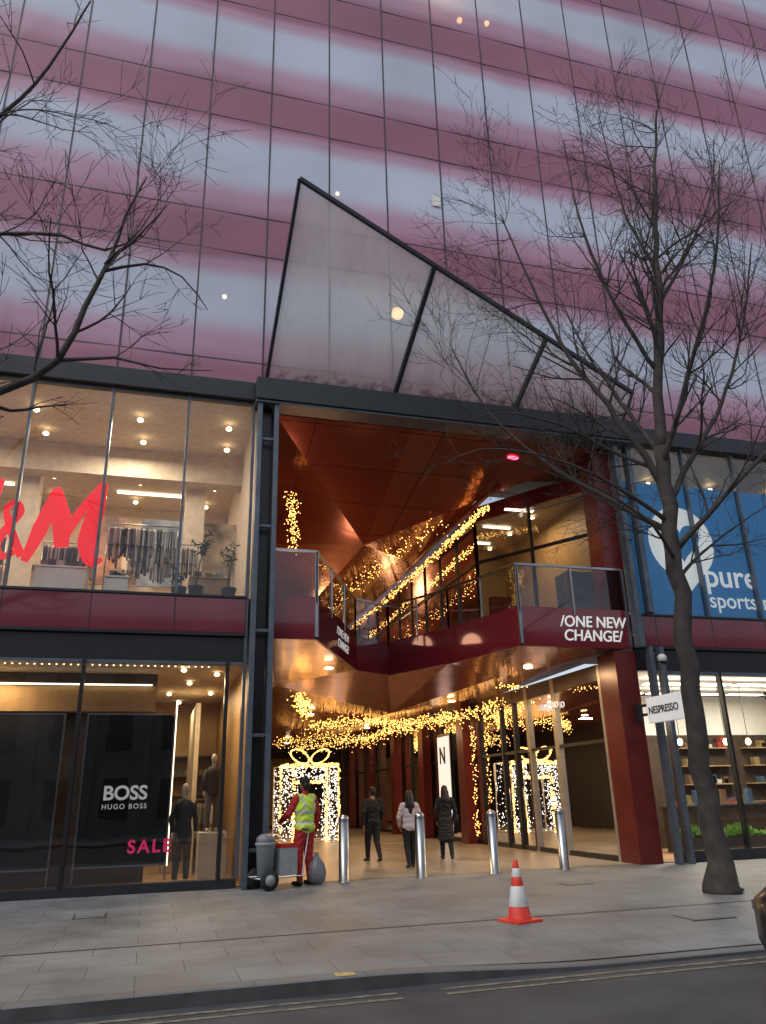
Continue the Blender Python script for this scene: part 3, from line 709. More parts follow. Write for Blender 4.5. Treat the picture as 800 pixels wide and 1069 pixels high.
for i in range(len(edge)-1):
    a = Vector((*edge[i], 0)); b = Vector((*edge[i+1], 0)); d = (b-a).normalized(); n = Vector((d.y, -d.x, 0))*0.03
    q = lambda p, z0: (p.x, p.y, z0)
    A0, B0 = a+n, b+n
    bl.poly([q(A0,4.55), q(B0,4.55), q(B0,5.45), q(A0,5.45)], M_fascia)
    bl.poly([q(a-n,4.55), q(a-n,5.45), q(b-n,5.45), q(b-n,4.55)], M_fascia)
    bl.poly([q(A0,4.55), q(a-n,4.55), q(b-n,4.55), q(B0,4.55)], M_dark)
    bgl.poly([q(a,5.45), q(b,5.45), q(b,6.42), q(a,6.42)], M_balglass)
    bl.beam((a.x,a.y,6.45), (b.x,b.y,6.45), 0.06, 0.05, M_stain)
    Ln = (b-a).length; nn = max(1, round(Ln/1.5))
    for k in range(nn+1):
        p = a+(b-a)*k/nn
        big = (i in (0, 5) and k in (0, nn))
        w_ = 0.035 if big else 0.016
        bl.box(p.x-w_, p.x+w_, p.y-0.06, p.y-0.0, 4.6 if big else 5.3, 6.44, M_stain)
bl.build('balustrade_frame', B); bgl.build('balustrade_glass', B)
sg_ = empty('centre_name_sign')
text('line_1', '/ONE NEW', (8.72, 15.455, 5.02), 0.36, M_wtxt, sg_, offset=0.003, shear=0.12, sx=0.95)
text('line_2', 'CHANGE/', (8.78, 15.455, 4.70), 0.36, M_wtxt, sg_, offset=0.003, shear=0.12, sx=0.95)
text('line_3', '/ONE NEW', (3.9, 17.2, 5.05), 0.28, M_wtxt, sg_, rot=(math.pi/2, 0, math.atan2(3.9, 1.82)), shear=0.12)
text('line_4', 'CHANGE/', (3.95, 17.3, 4.78), 0.28, M_wtxt, sg_, rot=(math.pi/2, 0, math.atan2(3.9, 1.82)), shear=0.12)

cl = MB()
C = {'a':(2.12,15.55,9.66),'b':(5.4,15.55,9.66),'c':(10.6,15.55,9.66),'d':(2.12,24,9.3),'e':(5.6,21,8.5),'f':(8.4,17.6,9.45),'g':(8.3,24,8.95),'h':(2.12,46,9.2),'i':(5.0,46,8.3),'j':(8.3,46,8.9),'k':(10.6,17.6,9.6)}
for t, mt in (('abe',M_bronze),('aed',M_bronze),('bce',M_bronze2),('cfe',M_bronze),('ckf',M_bronze),('efg',M_bronze),('dei',M_bronze2),('dih',M_bronze),('egj',M_bronze),('eji',M_bronze2)):
    cl.poly([C[c] for c in t][::-1], mt)
cl.build('bronze_ceiling', B)
us = MB(); ug = MB()
line = [(10.4,16.3),(8.5,19.4),(8.4,46)]
def wall_pts(a, b, step):
    a = Vector(a); b = Vector(b); L_ = (b-a).length; n = max(1, round(L_/step)); return [a+(b-a)*i/n for i in range(n+1)]
for i in range(2):
    pts = wall_pts(line[i], line[i+1], 1.5)
    for p in pts: us.box(p.x-0.04, p.x+0.04, p.y-0.04, p.y+0.04, 4.9, 9.3, M_black)
    for z0, z1 in ((8.85, 9.3), (7.6, 7.68), (4.9, 5.0)):
        us.beam((line[i][0], line[i][1], (z0+z1)/2), (line[i+1][0], line[i+1][1], (z0+z1)/2), 0.08, z1-z0, M_redpaint if z1 > 9 else M_black)
    a, b = line[i], line[i+1]
    ug.poly([(a[0],a[1],5),(b[0],b[1],5),(b[0],b[1],8.85),(a[0],a[1],8.85)], M_glassd)
us.box(8.05, 8.15, 16.6, 46, 8.92, 9.02, M_redpaint)
us.box(10.62, 10.68, 16.2, 46, 4.9, 9.6, M_warmwall); us.box(8.4, 10.6, 20, 46, 8.86, 8.9, M_cream)
us.poly([(10.4,16.35,8.87),(10.6,16.35,8.87),(10.6,20,8.87),(8.5,20,8.87),(8.55,19.4,8.87)], M_cream)
for y in (22, 26, 30, 34): us.box(8.6, 10.6, y, y+0.1, 4.9, 8.8, M_warmwall)
for k in range(22):
    y = 16.9+k*0.8; x = 10.6-rnd.uniform(0.25, 0.9)
    us.box(x, 10.6, y, y+rnd.uniform(0.3, 0.7), 4.92, 4.92+rnd.uniform(0.8, 2.4), rnd.choice(cloth_cols+[M_redpaint, M_redpaint, M_coffee]))
us.box(2.1, 10.6, 45.9, 46, 0, 9.6, M_darkwall)
us.box(3.5, 8.0, 45.5, 45.6, 0.1, 3.6, M_warmwall)
us.build('upper_shopfront', B); ug.build('upper_shopfront_glass', B)
ul = MB()
for k in range(13):
    y = 18+k*1.5; ul.box(8.85, 9.7, y, y+0.09, 8.80, 8.84, M_strip)
    ul.ell((9.9, y+0.5, 8.8), (0.07, 0.07, 0.03), M_lampw, 8, 5)
ul.build('upper_shop_lights', B)
for y in (18.6, 24, 31): lamp('upper_shop_light', 'AREA', (9.6, y, 8.7), 60, (1, 0.70, 0.40), B, 0.8)
M_redlamp = em('red_lamp', (1, 0.05, 0.1), 8, False)
m = MB(); m.ell((8.3, 16.2, 9.5), (0.16, 0.05, 0.05), M_redlamp); m.build('red_spotlight', B)
m = MB()
plist = [(4.0, 18.5, 4.45), (8.9, 17.6, 4.42), (8.5, 22, 4.1), (5.0, 26, 4.1), (8.0, 30, 4.0), (6, 37, 3.9)]
for i, (x, y, z0) in enumerate(plist):
    m.ell((x, y, z0), (0.12, 0.12, 0.03), M_lampw, 12, 5)
    lamp('passage_downlight', 'AREA', (x, y, z0-0.12), 75, (1, 0.66, 0.34), B, 0.5)
m.build('passage_light_fittings', B)
lamp('upper_passage_light', 'POINT', (5.0, 24, 6.2), 95, (1, 0.52, 0.26), B, 0.3)
lamp('upper_passage_light', 'POINT', (6.0, 33, 6.4), 170, (1, 0.55, 0.24), B, 0.3)
lamp('upper_passage_light', 'POINT', (3.2, 20.0, 5.8), 35, (1, 0.48, 0.3), B, 0.3)

# ------------------------------------------------------------------ fairy lights
def bulbs(name, paths, mat, parent=None, size=0.017):
    m = MB()
    for pts, n, sp, hang in paths:
        for i in range(n):
            t = rnd.random()*(len(pts)-1); k = min(int(t), len(pts)-2); u = t-k
            p = Vector(pts[k]).lerp(Vector(pts[k+1]), u)
            p += Vector((rnd.gauss(0, sp), rnd.gauss(0, sp), rnd.gauss(0, sp*0.45)-abs(rnd.gauss(0, hang))))
            s = size*rnd.uniform(0.6, 1.3)
            vs = [p+Vector(o)*s for o in ((1,0,0),(-1,0,0),(0,1,0),(0,-1,0),(0,0,1),(0,0,-1))]
            m.add(vs, [(0,2,4),(2,1,4),(1,3,4),(3,0,4),(2,0,5),(1,2,5),(3,1,5),(0,3,5)], mat)
    return m.build(name, parent)
bulbs('fairy_light_garland', [
    ([(8.1,17.6,8.7),(8.05,20,8.6),(8.0,26,8.4),(7.8,36,8.3)], 700, 0.07, 0.06),
    ([(7.4,19.3,8.85),(6.8,22,8.55),(6.3,26,8.4),(6.2,34,8.3)], 260, 0.16, 0.05),  # added strand, stands for garland reflections in the bronze ceiling
    ([(2.95,18.2,8.9),(3.1,18.6,7.6)], 170, 0.09, 0.12)], M_bulb)
bulbs('fairy_light_garland', [
    ([(3.6,20.5,4.1),(4.4,23.5,3.9)], 230, 0.12, 0.08),
    ([(9.7,21,4.05),(9.5,25,3.95),(9.0,29,4.0),(8.9,34,3.95),(7,40,3.85)], 850, 0.12, 0.14),
    ([(5.2,27,3.9),(6.6,25.5,4.0),(8.2,26.5,3.95),(9.3,24,4.0)], 650, 0.12, 0.16),
    ([(8.6,18.6,4.2),(9.4,19.3,4.2)], 40, 0.10, 0.06),
    ([(9.9,23.9,3.6),(9.9,24.0,0.3)], 120, 0.05, 0.02),
    ([(5.0,33,3.8),(7,32,3.9),(9,33,3.9)], 350, 0.2, 0.2)], M_bulb)

def gift(loc, w_, d_, h):
    e = empty('illuminated_gift_box'); e.location = loc
    m = MB(); t = 0.05
    M_fr = M_white
    for sx in (-1, 1):
        for sy in (-1, 1): m.box(sx*w_/2-t/2, sx*w_/2+t/2, sy*d_/2-t/2, sy*d_/2+t/2, 0, h, M_fr)
    for z0 in (0.02, h):
        for sy in (-1, 1): m.box(-w_/2, w_/2, sy*d_/2-t/2, sy*d_/2+t/2, z0, z0+t, M_fr)
        for sx in (-1, 1): m.box(sx*w_/2-t/2+0.001, sx*w_/2+t/2-0.001, -d_/2, d_/2, z0+0.002, z0+t-0.002, M_fr)
    m.build('frame', e)
    def dots(name, gen, n, mat, size=0.018):
        q = MB()
        for i in range(n):
            p = Vector(gen()); s = size*rnd.uniform(0.7, 1.3)
            q.add([p+Vector(o)*s for o in ((1,0,0),(-1,0,0),(0,1,0),(0,-1,0),(0,0,1),(0,0,-1))], [(0,2,4),(2,1,4),(1,3,4),(3,0,4),(2,0,5),(1,2,5),(3,1,5),(0,3,5)], mat)
        q.build(name, e)
    def wall():
        while True:
            x = rnd.uniform(-w_/2, w_/2); z0 = rnd.uniform(0, h)
            if abs(x) < w_*0.2 and z0 < h*0.78: continue
            return (x, -d_/2 if rnd.random() < 0.9 else d_/2, z0)
    dots('white_lights', wall, 900, M_bulbw)
    dots('side_lights', lambda: (rnd.choice((-1, 1))*w_/2, rnd.uniform(-d_/2, d_/2), rnd.uniform(0, h)), 160, M_bulbw)
    def rib():
        k = rnd.random()
        if k < 0.4: return (rnd.choice((-1, 1))*w_*0.28+rnd.uniform(-.05, .05), -d_/2-0.05, rnd.uniform(0, h))
        if k < 0.6: return (rnd.choice((-1, 1))*w_*0.5+rnd.uniform(-.05, .05), -d_/2-0.05, rnd.uniform(0, h))
        if k < 0.8: return (rnd.uniform(-w_/2, w_/2), -d_/2-0.05, h+rnd.uniform(-.08, .08))
        return (rnd.uniform(-w_*.25, w_*.25), -d_/2-0.05, h*0.78+rnd.uniform(-.05, .05))
    dots('gold_ribbon', rib, 700, M_bulb, 0.022)
    def bow():
        s = rnd.choice((-1, 1)); a = rnd.uniform(0, 6.28)
        return (s*(0.38+0.34*math.cos(a)), -d_/2+rnd.uniform(-.1, .1), h+0.32+0.22*math.sin(a)+0.12*math.cos(a)*1)
    dots('bow', bow, 420, M_bulb, 0.022)
    for s in (-1, 1):
        q = MB(); q.tube([(s*(0.38+0.34*math.cos(a)), -d_/2, h+0.32+0.22*math.sin(a)+0.12*math.cos(a)) for a in [i*6.283/16 for i in range(17)]], 0.02, M_fr, 5); q.build('bow_wire', e)
    return e
gift((5.6, 30, 0), 2.15, 1.6, 2.6)
gift((11.4, 25.2, 0.02), 1.5, 1.2, 2.5)  # added box behind the shop glass, stands for the first box's reflection

# ------------------------------------------------------------------ glass canopy
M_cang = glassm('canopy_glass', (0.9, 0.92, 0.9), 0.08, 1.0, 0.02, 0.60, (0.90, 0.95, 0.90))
cn = empty('glass_canopy')
def cpt(x, z0): return Vector((x, 15.35-(z0-10.25)*0.61, z0))
A = cpt(1.85, 10.28); Bp = cpt(2.16, 14.1); T = cpt(11.15, 11.03); Br = cpt(11.0, 10.30)
D1a, D1b = cpt(4.86, 10.29), cpt(5.45, 12.96); D2a, D2b = cpt(7.95, 10.30), cpt(8.53, 11.92)
m = MB()
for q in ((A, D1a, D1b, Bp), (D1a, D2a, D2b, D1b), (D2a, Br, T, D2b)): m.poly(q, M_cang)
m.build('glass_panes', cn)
m = MB()
def cb(a, b, w_=0.07, h=0.09): m.beam(a, b, w_, h, M_dark)
cb(A, Bp); cb(Bp, T, 0.08, 0.1); cb(A, Br, 0.1, 0.06); cb(D1a, D1b, 0.1, 0.1); cb(D2a, D2b, 0.1, 0.1); cb(Br, T, 0.05, 0.05)
m.build('frame', cn)

# ------------------------------------------------------------------ signs, cctv
sb = empty('projecting_shop_sign'); m = MB()
m.box(10.36, 10.46, 13.62, 15.0, 2.83, 3.37, em('sign_face', (0.8, 0.82, 0.85), 0.25)); m.box(10.39, 10.43, 15.0, 15.3, 3.0, 3.06, M_dark); m.box(10.39, 10.43, 15.0, 15.3, 3.2, 3.26, M_dark)
m.box(10.38, 10.44, 15.3, 15.5, 2.9, 3.3, M_dark)
m.build('box', sb, bevel=0.01)
text('lettering', 'NESPRESSO', (10.352, 14.93, 3.02), 0.215, M_black, sb, rot=(math.pi/2, 0, -math.pi/2), offset=0.003, ext=0.004, sx=0.95)
m = MB(); m.tube([(11.05, 15.45, 4.42), (11.05, 15.15, 4.42), (11.05, 15.15, 4.36)], 0.02, M_white, 8)
m.lathe([(0.10, 0), (0.11, 0.1), (0.06, 0.16)], (11.05, 15.15, 4.22), M_white, 16); m.ell((11.05, 15.15, 4.22), (0.095, 0.095, 0.09), M_black); m.build('cctv_camera')

# ------------------------------------------------------------------ street furniture
for x in (3.62, 5.15, 6.68, 8.21):
    m = MB(); m.lathe([(0.13, 0), (0.13, 0.012), (0.098, 0.016), (0.098, 1.04), (0.092, 1.06), (0.098, 1.075), (0.098, 1.10), (0.088, 1.14), (0.05, 1.165), (0.0, 1.17)], (0, 0, 0), M_stain, 24)
    m.build('steel_bollard', loc=(x, 15.42, 0))
M_orange = pm('cone_orange', (0.72, 0.05, 0.03), 0.5, var=0.2); M_refl = pm('cone_white_sleeve', (0.62, 0.62, 0.62), 0.35, var=0.18)
m = MB(); m.box(-0.2, 0.2, -0.2, 0.2, 0, 0.03, M_orange)
m.lathe([(0.15, 0.03), (0.14, 0.055), (0.122, 0.17)], (0, 0, 0), M_orange); m.lathe([(0.125, 0.17), (0.082, 0.40)], (0, 0, 0), M_refl)
m.lathe([(0.080, 0.40), (0.062, 0.50)], (0, 0, 0), M_orange); m.lathe([(0.064, 0.50), (0.046, 0.60)], (0, 0, 0), M_refl); m.lathe([(0.044, 0.60), (0.03, 0.68), (0.022, 0.70)], (0, 0, 0), M_orange)
m.build('traffic_cone', loc=(4.52, 9.77, 0), rot=(0, 0, 0.3), bevel=0.004)

M_bin = pm('grey_bin_plastic', (0.30, 0.33, 0.34), 0.5); M_rub = pm('rubber', (0.02, 0.02, 0.02), 0.8); M_bag = pm('grey_bag', (0.20, 0.20, 0.22), 0.4, bump=1.0, bscale=14)
m = MB()
m.lathe([(0.13, 0.18), (0.17, 0.72), (0.185, 0.73), (0.185, 0.77), (0.15, 0.77), (0.14, 0.7)], (-0.20, 0, 0), M_bin, 18)
m.lathe([(0.15, 0.72), (0.17, 0.84), (0.1, 0.90), (0.03, 0.91)], (-0.20, 0, 0), M_bag, 10)
m.box(0.03, 0.36, -0.17, 0.17, 0.22, 0.66, M_bin); m.box(0.05, 0.34, -0.15, 0.15, 0.665, 0.74, M_red2)
for y in (-0.24, 0.24):
    m.tube([(-0.42, y, 0.2), (0.42, y, 0.2), (0.55, y, 0.95)], 0.014, M_stain, 8)
    m.tube([(-0.25, y*1.05, 0.17), (-0.25, y*1.25, 0.17)], 0.17, M_rub, 20); m.tube([(-0.25, y*1.24, 0.17), (-0.25, y*1.29, 0.17)], 0.09, M_bin, 16)
m.tube([(0.55, -0.24, 0.95), (0.55, 0.24, 0.95)], 0.018, M_rub, 8); m.tube([(-0.42, -0.24, 0.2), (-0.42, 0.24, 0.2)], 0.014, M_stain, 8)
m.tube([(0.0, 0.22, 0.3), (-0.1, 0.25, 1.25)], 0.012, M_wood, 6); m.box(-0.05, 0.05, 0.1, 0.34, 0.2, 0.34, M_rub)
m.build('street_cleaning_barrow', loc=(2.25, 14.95, 0), rot=(0, 0, 0.35))
m = MB(); m.lathe([(0.08, 0), (0.15, 0.05), (0.17, 0.2), (0.13, 0.36), (0.05, 0.46), (0.03, 0.5), (0.05, 0.54)], (0, 0, 0), M_bag, 14)
for i, v in enumerate(m.v): m.v[i] = (v[0]*(1+0.12*math.sin(i*2.3)), v[1]*(1+0.12*math.cos(i*1.7)), v[2])
m.build('rubbish_bag', loc=(3.08, 15.35, 0))

# ------------------------------------------------------------------ people
skinm = pm('skin', (0.42, 0.24, 0.17), 0.5, var=0.05); hairm = pm('dark_hair', (0.012, 0.009, 0.008), 0.5)
shoem = pm('dark_shoes', (0.02, 0.02, 0.022), 0.5); eyem = pm('eye_dark', (0.01, 0.01, 0.01), 0.2); lipm = pm('lips', (0.3, 0.09, 0.08), 0.5)
class Body:
    def __init__(s): s.m = MB(); s.pr = []
    def cap(s, pts, rs, mat):
        for i in range(len(pts)-1):
            s.m.tube([pts[i], pts[i+1]], [rs[i], rs[i+1]], mat, 14)
            s.pr.append(('c', np.array(pts[i], float), np.array(pts[i+1], float), rs[i], rs[i+1], mat))
        for p, r_ in zip(pts, rs): s.m.ell(p, r_, mat, 14, 10)
    def el(s, c, r_, mat):
        s.m.ell(c, r_, mat, 20, 14); s.pr.append(('e', np.array(c, float), np.array(r_, float), 0, 0, mat))
    def hand(s, wr, d, side, curl=0.5):
        wr = Vector(wr); d = Vector(d).normalized(); side = Vector(side); side = (side-d*side.dot(d)).normalized(); nrm = d.cross(side).normalized()
        for o in (-0.026, -0.009, 0.009, 0.026): s.cap([wr+side*o*0.5, wr+d*0.085+side*o], [0.017, 0.014], skinm)
        for o, L_ in zip((-0.033, -0.011, 0.011, 0.033), (0.062, 0.078, 0.082, 0.070)):
            b = wr+d*0.088+side*o; k1 = b+(d*math.cos(curl*.5)+nrm*math.sin(curl*.5))*L_*0.5+side*o*0.08; k2 = k1+(d*math.cos(curl*1.6)+nrm*math.sin(curl*1.6))*L_*0.5
            s.cap([b, k1, k2], [0.0105, 0.009, 0.0075], skinm)
        b = wr+d*0.03+side*0.028; s.cap([b, b+d*0.03+side*0.03+nrm*0.008, b+d*0.062+side*0.036+nrm*0.02], [0.014, 0.0115, 0.009], skinm)
    def finish(s, name, loc, rotz, H):
        tmp = s.m.build(name+'_tmp')
        md = tmp.modifiers.new('r', 'REMESH'); md.mode = 'VOXEL'; md.voxel_size = 0.0075; md.use_smooth_shade = True
        sm = tmp.modifiers.new('s', 'SMOOTH'); sm.factor = 0.5; sm.iterations = 3
        bpy.context.view_layer.update()
        me = bpy.data.meshes.new_from_object(tmp.evaluated_get(bpy.context.evaluated_depsgraph_get()))
        bpy.data.objects.remove(tmp)
        n = len(me.polygons); C_ = np.zeros(n*3); me.polygons.foreach_get('center', C_); C_ = C_.reshape(-1, 3)
        best = np.full(n, 1e9); idx = np.zeros(n, int); mats = []
        for k, a, b, ra, rb, mat in s.pr:
            if mat not in mats: mats.append(mat)
            if k == 'c':
                ab = b-a; t = np.clip(((C_-a)@ab)/max(ab@ab, 1e-9), 0, 1); dd = np.linalg.norm(C_-a-t[:, None]*ab, axis=1)-(ra+(rb-ra)*t)
            else: dd = (np.linalg.norm((C_-a)/b, axis=1)-1)*b.min()
            w_ = dd < best; best[w_] = dd[w_]; idx[w_] = mats.index(mat)
        me.materials.clear()
        for mt in mats: me.materials.append(mt)
        me.polygons.foreach_set('material_index', idx.astype(np.int32)); me.polygons.foreach_set('use_smooth', [True]*n)
        co = np.zeros(len(me.vertices)*3); me.vertices.foreach_get('co', co)
        c3 = co.reshape(-1, 3); fold = 0.004*np.sin(c3[:, 2]*55+np.sin(c3[:, 0]*22)*2.2+c3[:, 1]*14)*((c3[:, 2] < 1.4) & (c3[:, 2] > 0.12))
        c3[:, 1] += fold; c3[:, 0] += fold*0.6
        me.vertices.foreach_set('co', (c3*(H/1.75)).ravel()); me.update()
        o = bpy.data.objects.new(name, me); COL.objects.link(o); o.location = loc; o.rotation_euler = (0, 0, rotz); return o

def person(name, loc, rotz, H, top, trous, hair=hairm, longhair=False, coat=None, legs=None, arms=None, cap=None, bulk=1.0, female=False, bag=None, shoes=None, sleeve=None, collar=None):
    b = Body(); sh = shoes or shoem; sleeve = sleeve or top
    legs = legs or [((-0.095, 0.0, 0.5), (-0.10, -0.03, 0.09), 0), ((0.095, 0.05, 0.49), (0.10, 0.02, 0.09), 0)]
    arms = arms or [((-0.26, -0.03, 1.13), (-0.25, 0.06, 0.89)), ((0.26, -0.03, 1.13), (0.25, 0.06, 0.89))]
    shw = 0.165 if female else 0.185
    b.el((0, 0, 1.24), (shw*0.98*bulk, 0.125*bulk, 0.235), top); b.el((0, 0.0, 1.06), (0.155*bulk, 0.12*bulk, 0.19), top)
    b.cap([(-shw*0.85, 0, 1.395), (shw*0.85, 0, 1.395)], [0.07*bulk, 0.07*bulk], top)
    b.el((0, -0.01, 0.93), (0.168*bulk, 0.128*bulk, 0.13), top if coat is None else coat)
    b.el((0, 0.0, 0.87), (0.155, 0.115, 0.11), trous)
    b.cap([(0, -0.01, 1.42), (0, 0.01, 1.55)], [0.065, 0.054], skinm if collar is None else collar)
    hc = (0, 0.02, 1.635)
    b.el(hc, (0.073, 0.092, 0.112), skinm); b.el((0, 0.05, 1.585), (0.052, 0.055, 0.06), skinm)
    b.cap([(0, 0.105, 1.64), (0, 0.128, 1.612)], [0.010, 0.015], skinm)
    for s in (-1, 1): b.el((s*0.075, 0.015, 1.625), (0.012, 0.02, 0.032), skinm)
    b.el((0, -0.005, 1.665), (0.083, 0.098, 0.097), hair); b.el((0, -0.045, 1.62), (0.075, 0.065, 0.09), hair)
    if longhair:
        b.cap([(0, -0.07, 1.6), (0, -0.11, 1.42), (0, -0.13, 1.25)], [0.075, 0.075, 0.04], hair); b.cap([(-0.05, -0.04, 1.6), (-0.07, -0.09, 1.38)], [0.05, 0.05], hair); b.cap([(0.05, -0.04, 1.6), (0.07, -0.09, 1.38)], [0.05, 0.05], hair)
    if cap is not None:
        b.el((0, 0.0, 1.69), (0.09, 0.105, 0.075), cap); b.cap([(0, 0.10, 1.69), (0, 0.155, 1.68)], [0.03, 0.018], cap)
    for i, (kn, an, lift) in enumerate(legs):
        s = -1 if i == 0 else 1
        b.cap([(s*0.088, 0, 0.88), kn, an], [0.092*bulk, 0.066*bulk, 0.052], trous)
        toe = (an[0]+s*0.02, an[1]+0.155, an[2]-0.05-lift)
        b.cap([(an[0], an[1]-0.03, an[2]-0.043), toe], [0.042, 0.033], sh)
        b.cap([an, (an[0], an[1]-0.02, an[2]-0.035)], [0.046, 0.045], sh)
    for i, (elb, wri) in enumerate(arms):
        s = -1 if i == 0 else 1
        b.cap([(s*shw, 0, 1.395), elb, wri], [0.066*bulk, 0.052*bulk, 0.040*bulk], sleeve)
        d = Vector(wri)-Vector(elb); b.hand(Vector(wri)+d.normalized()*0.02, d, (0.1*s, 1, 0.1))
    if coat is not None:
        zb = 0.5
        for k in range(7):
            z0 = 0.95-k*(0.95-zb)/6; b.el((0, -0.01, z0), (0.165+0.008*k, 0.13+0.008*k, 0.10), coat)
    if bag is not None:
        b.el((0.27, 0.0, 0.95), (0.06, 0.13, 0.12), bag); b.cap([(0.25, 0, 1.05), (0.16, -0.1, 1.38)], [0.012, 0.012], bag)
    o = b.finish(name, loc, rotz, H)
    k = H/1.75; f = MB()
    for s in (-1, 1): f.ell((s*0.03*k, 0.103*k, 1.645*k), (0.011*k, 0.008*k, 0.007*k), eyem, 8, 6)
    f.ell((0, 0.106*k, 1.573*k), (0.022*k, 0.006*k, 0.006*k), lipm, 8, 6)
    f.build('eyes_and_mouth', o)
    return o

def vestmat():
    m, nt, b, o = nmat('hi_vis_vest'); N = nt.nodes; Lk = nt.links
    tc = N.new('ShaderNodeTexCoord'); sp = N.new('ShaderNodeSeparateXYZ'); Lk.new(tc.outputs['Object'], sp.inputs[0])
    def band(out, c, w_):
        s = N.new('ShaderNodeMath'); s.operation = 'SUBTRACT'; s.inputs[1].default_value = c; Lk.new(out, s.inputs[0])
        a = N.new('ShaderNodeMath'); a.operation = 'ABSOLUTE'; Lk.new(s.outputs[0], a.inputs[0])
        l = N.new('ShaderNodeMath'); l.operation = 'LESS_THAN'; l.inputs[1].default_value = w_; Lk.new(a.outputs[0], l.inputs[0]); return l.outputs[0]
    ab = N.new('ShaderNodeMath'); ab.operation = 'ABSOLUTE'; Lk.new(sp.outputs['X'], ab.inputs[0])
    outs = [band(sp.outputs['Z'], 1.06, 0.025), band(sp.outputs['Z'], 1.24, 0.025), band(ab.outputs[0], 0.11, 0.022)]
    m1 = N.new('ShaderNodeMath'); m1.operation = 'MAXIMUM'; Lk.new(outs[0], m1.inputs[0]); Lk.new(outs[1], m1.inputs[1])
    gt = N.new('ShaderNodeMath'); gt.operation = 'GREATER_THAN'; gt.inputs[1].default_value = 1.24; Lk.new(sp.outputs['Z'], gt.inputs[0])
    m0 = N.new('ShaderNodeMath'); m0.operation = 'MULTIPLY'; Lk.new(outs[2], m0.inputs[0]); Lk.new(gt.outputs[0], m0.inputs[1])
    m2 = N.new('ShaderNodeMath'); m2.operation = 'MAXIMUM'; Lk.new(m1.outputs[0], m2.inputs[0]); Lk.new(m0.outputs[0], m2.inputs[1])
    mx = N.new('ShaderNodeMix'); mx.data_type = 'RGBA'; mx.inputs[6].default_value = (0.60, 0.80, 0.06, 1); mx.inputs[7].default_value = (0.55, 0.56, 0.58, 1)
    Lk.new(m2.outputs[0], mx.inputs[0]); Lk.new(mx.outputs[2], b.inputs['Base Color']); b.inputs['Roughness'].default_value = 0.6
    return m
M_vest = vestmat()
M_redcl = pm('red_workwear', (0.42, 0.02, 0.025), 0.75, var=0.2); M_blk = pm('black_cloth', (0.013, 0.013, 0.016), 0.85, var=0.3)
M_blk2 = pm('charcoal_cloth', (0.02, 0.02, 0.024), 0.85); M_pink = pm('pale_jacket', (0.62, 0.52, 0.52), 0.8, var=0.1); M_jean = pm('dark_trousers', (0.018, 0.02, 0.028), 0.8)
person('street_cleaner', (2.84, 15.30, 0), R(28), 1.86, M_vest, M_redcl, cap=M_blk, sleeve=M_redcl, bulk=1.2, collar=M_redcl,
       arms=[((-0.29, 0.08, 1.15), (-0.26, 0.30, 1.05)), ((0.29, -0.02, 1.13), (0.30, 0.08, 0.89))],
       legs=[((-0.10, 0.03, 0.50), (-0.11, -0.02, 0.085), 0), ((0.11, 0.02, 0.50), (0.13, 0.0, 0.085), 0)])
walk1 = [((-0.09, 0.12, 0.51), (-0.09, 0.13, 0.10), -0.01), ((0.09, -0.02, 0.49), (0.09, -0.22, 0.13), 0.03)]
walk2 = [((-0.085, -0.01, 0.49), (-0.085, -0.20, 0.13), 0.03), ((0.085, 0.12, 0.51), (0.085, 0.14, 0.10), -0.01)]
person('pedestrian', (5.28, 19.4, 0), R(8), 1.72, M_blk, M_jean, legs=walk1, bulk=1.2, arms=[((-0.28, -0.08, 1.14), (-0.27, -0.05, 0.90)), ((0.28, 0.04, 1.14), (0.27, 0.15, 0.93))])
person('pedestrian', (5.58, 17.4, 0), R(-5), 1.60, M_pink, M_blk, legs=walk2, longhair=True, female=True, bulk=1.14, arms=[((-0.26, 0.02, 1.14), (-0.22, 0.14, 0.95)), ((0.26, -0.05, 1.14), (0.25, -0.02, 0.91))])
person('pedestrian', (7.02, 19.0, 0), R(-12), 1.70, M_blk, M_blk, coat=M_blk2, legs=walk1, longhair=True, female=True, bulk=1.1, bag=M_blk, arms=[((-0.25, -0.04, 1.14), (-0.22, 0.08, 0.93)), ((0.25, 0.0, 1.14), (0.22, 0.12, 0.95))])

# ------------------------------------------------------------------ trees
M_bark = pm('tree_bark', (0.045, 0.038, 0.034), 0.9, 0, 0.4, 5, bump=1.0, bscale=25)
def tree_limb(mb, rg, pts, r0, r1, lvl, dens, tl):
    pts = [Vector(p) for p in pts]; Q = []; n = len(pts)
    for i in range(n-1):
        p0 = pts[max(i-1, 0)]; p1 = pts[i]; p2 = pts[i+1]; p3 = pts[min(i+2, n-1)]
        st = max(2, int((p2-p1).length/0.35))
        for k in range(st):
            t = k/st; Q.append(0.5*((2*p1)+(p2-p0)*t+(2*p0-5*p1+4*p2-p3)*t*t+(3*p1-p0-3*p2+p3)*t**3))
    Q.append(pts[-1]); N_ = len(Q)
    rad = [r0+(r1-r0)*(i/(N_-1))**0.8 for i in range(N_)]
    if Q[0].z < 0.1:
        for i in range(N_): rad[i] += 0.13*math.exp(-max(0, Q[i].z)*5)
    for i in range(1, N_-1): Q[i] = Q[i]+Vector((rg.gauss(0, 1), rg.gauss(0, 1), rg.gauss(0, 0.3)))*min(0.03, rad[i]*0.4)
    mb.tube(Q, rad, M_bark, 12 if r0 > 0.08 else 6)
    L_ = sum((Q[i+1]-Q[i]).length for i in range(N_-1))
    for k in range(int(L_*dens)):
        t = rg.uniform(tl, 1.0); i = min(int(t*(N_-1)), N_-2); d = (Q[i+1]-Q[i]).normalized()
        grow(mb, rg, Q[i], off(rg, d, rg.uniform(28, 62)), rg.uniform(0.5, 1.0)*min(2.4, 0.6+L_*0.28), max(0.006, rad[i]*0.5), lvl)
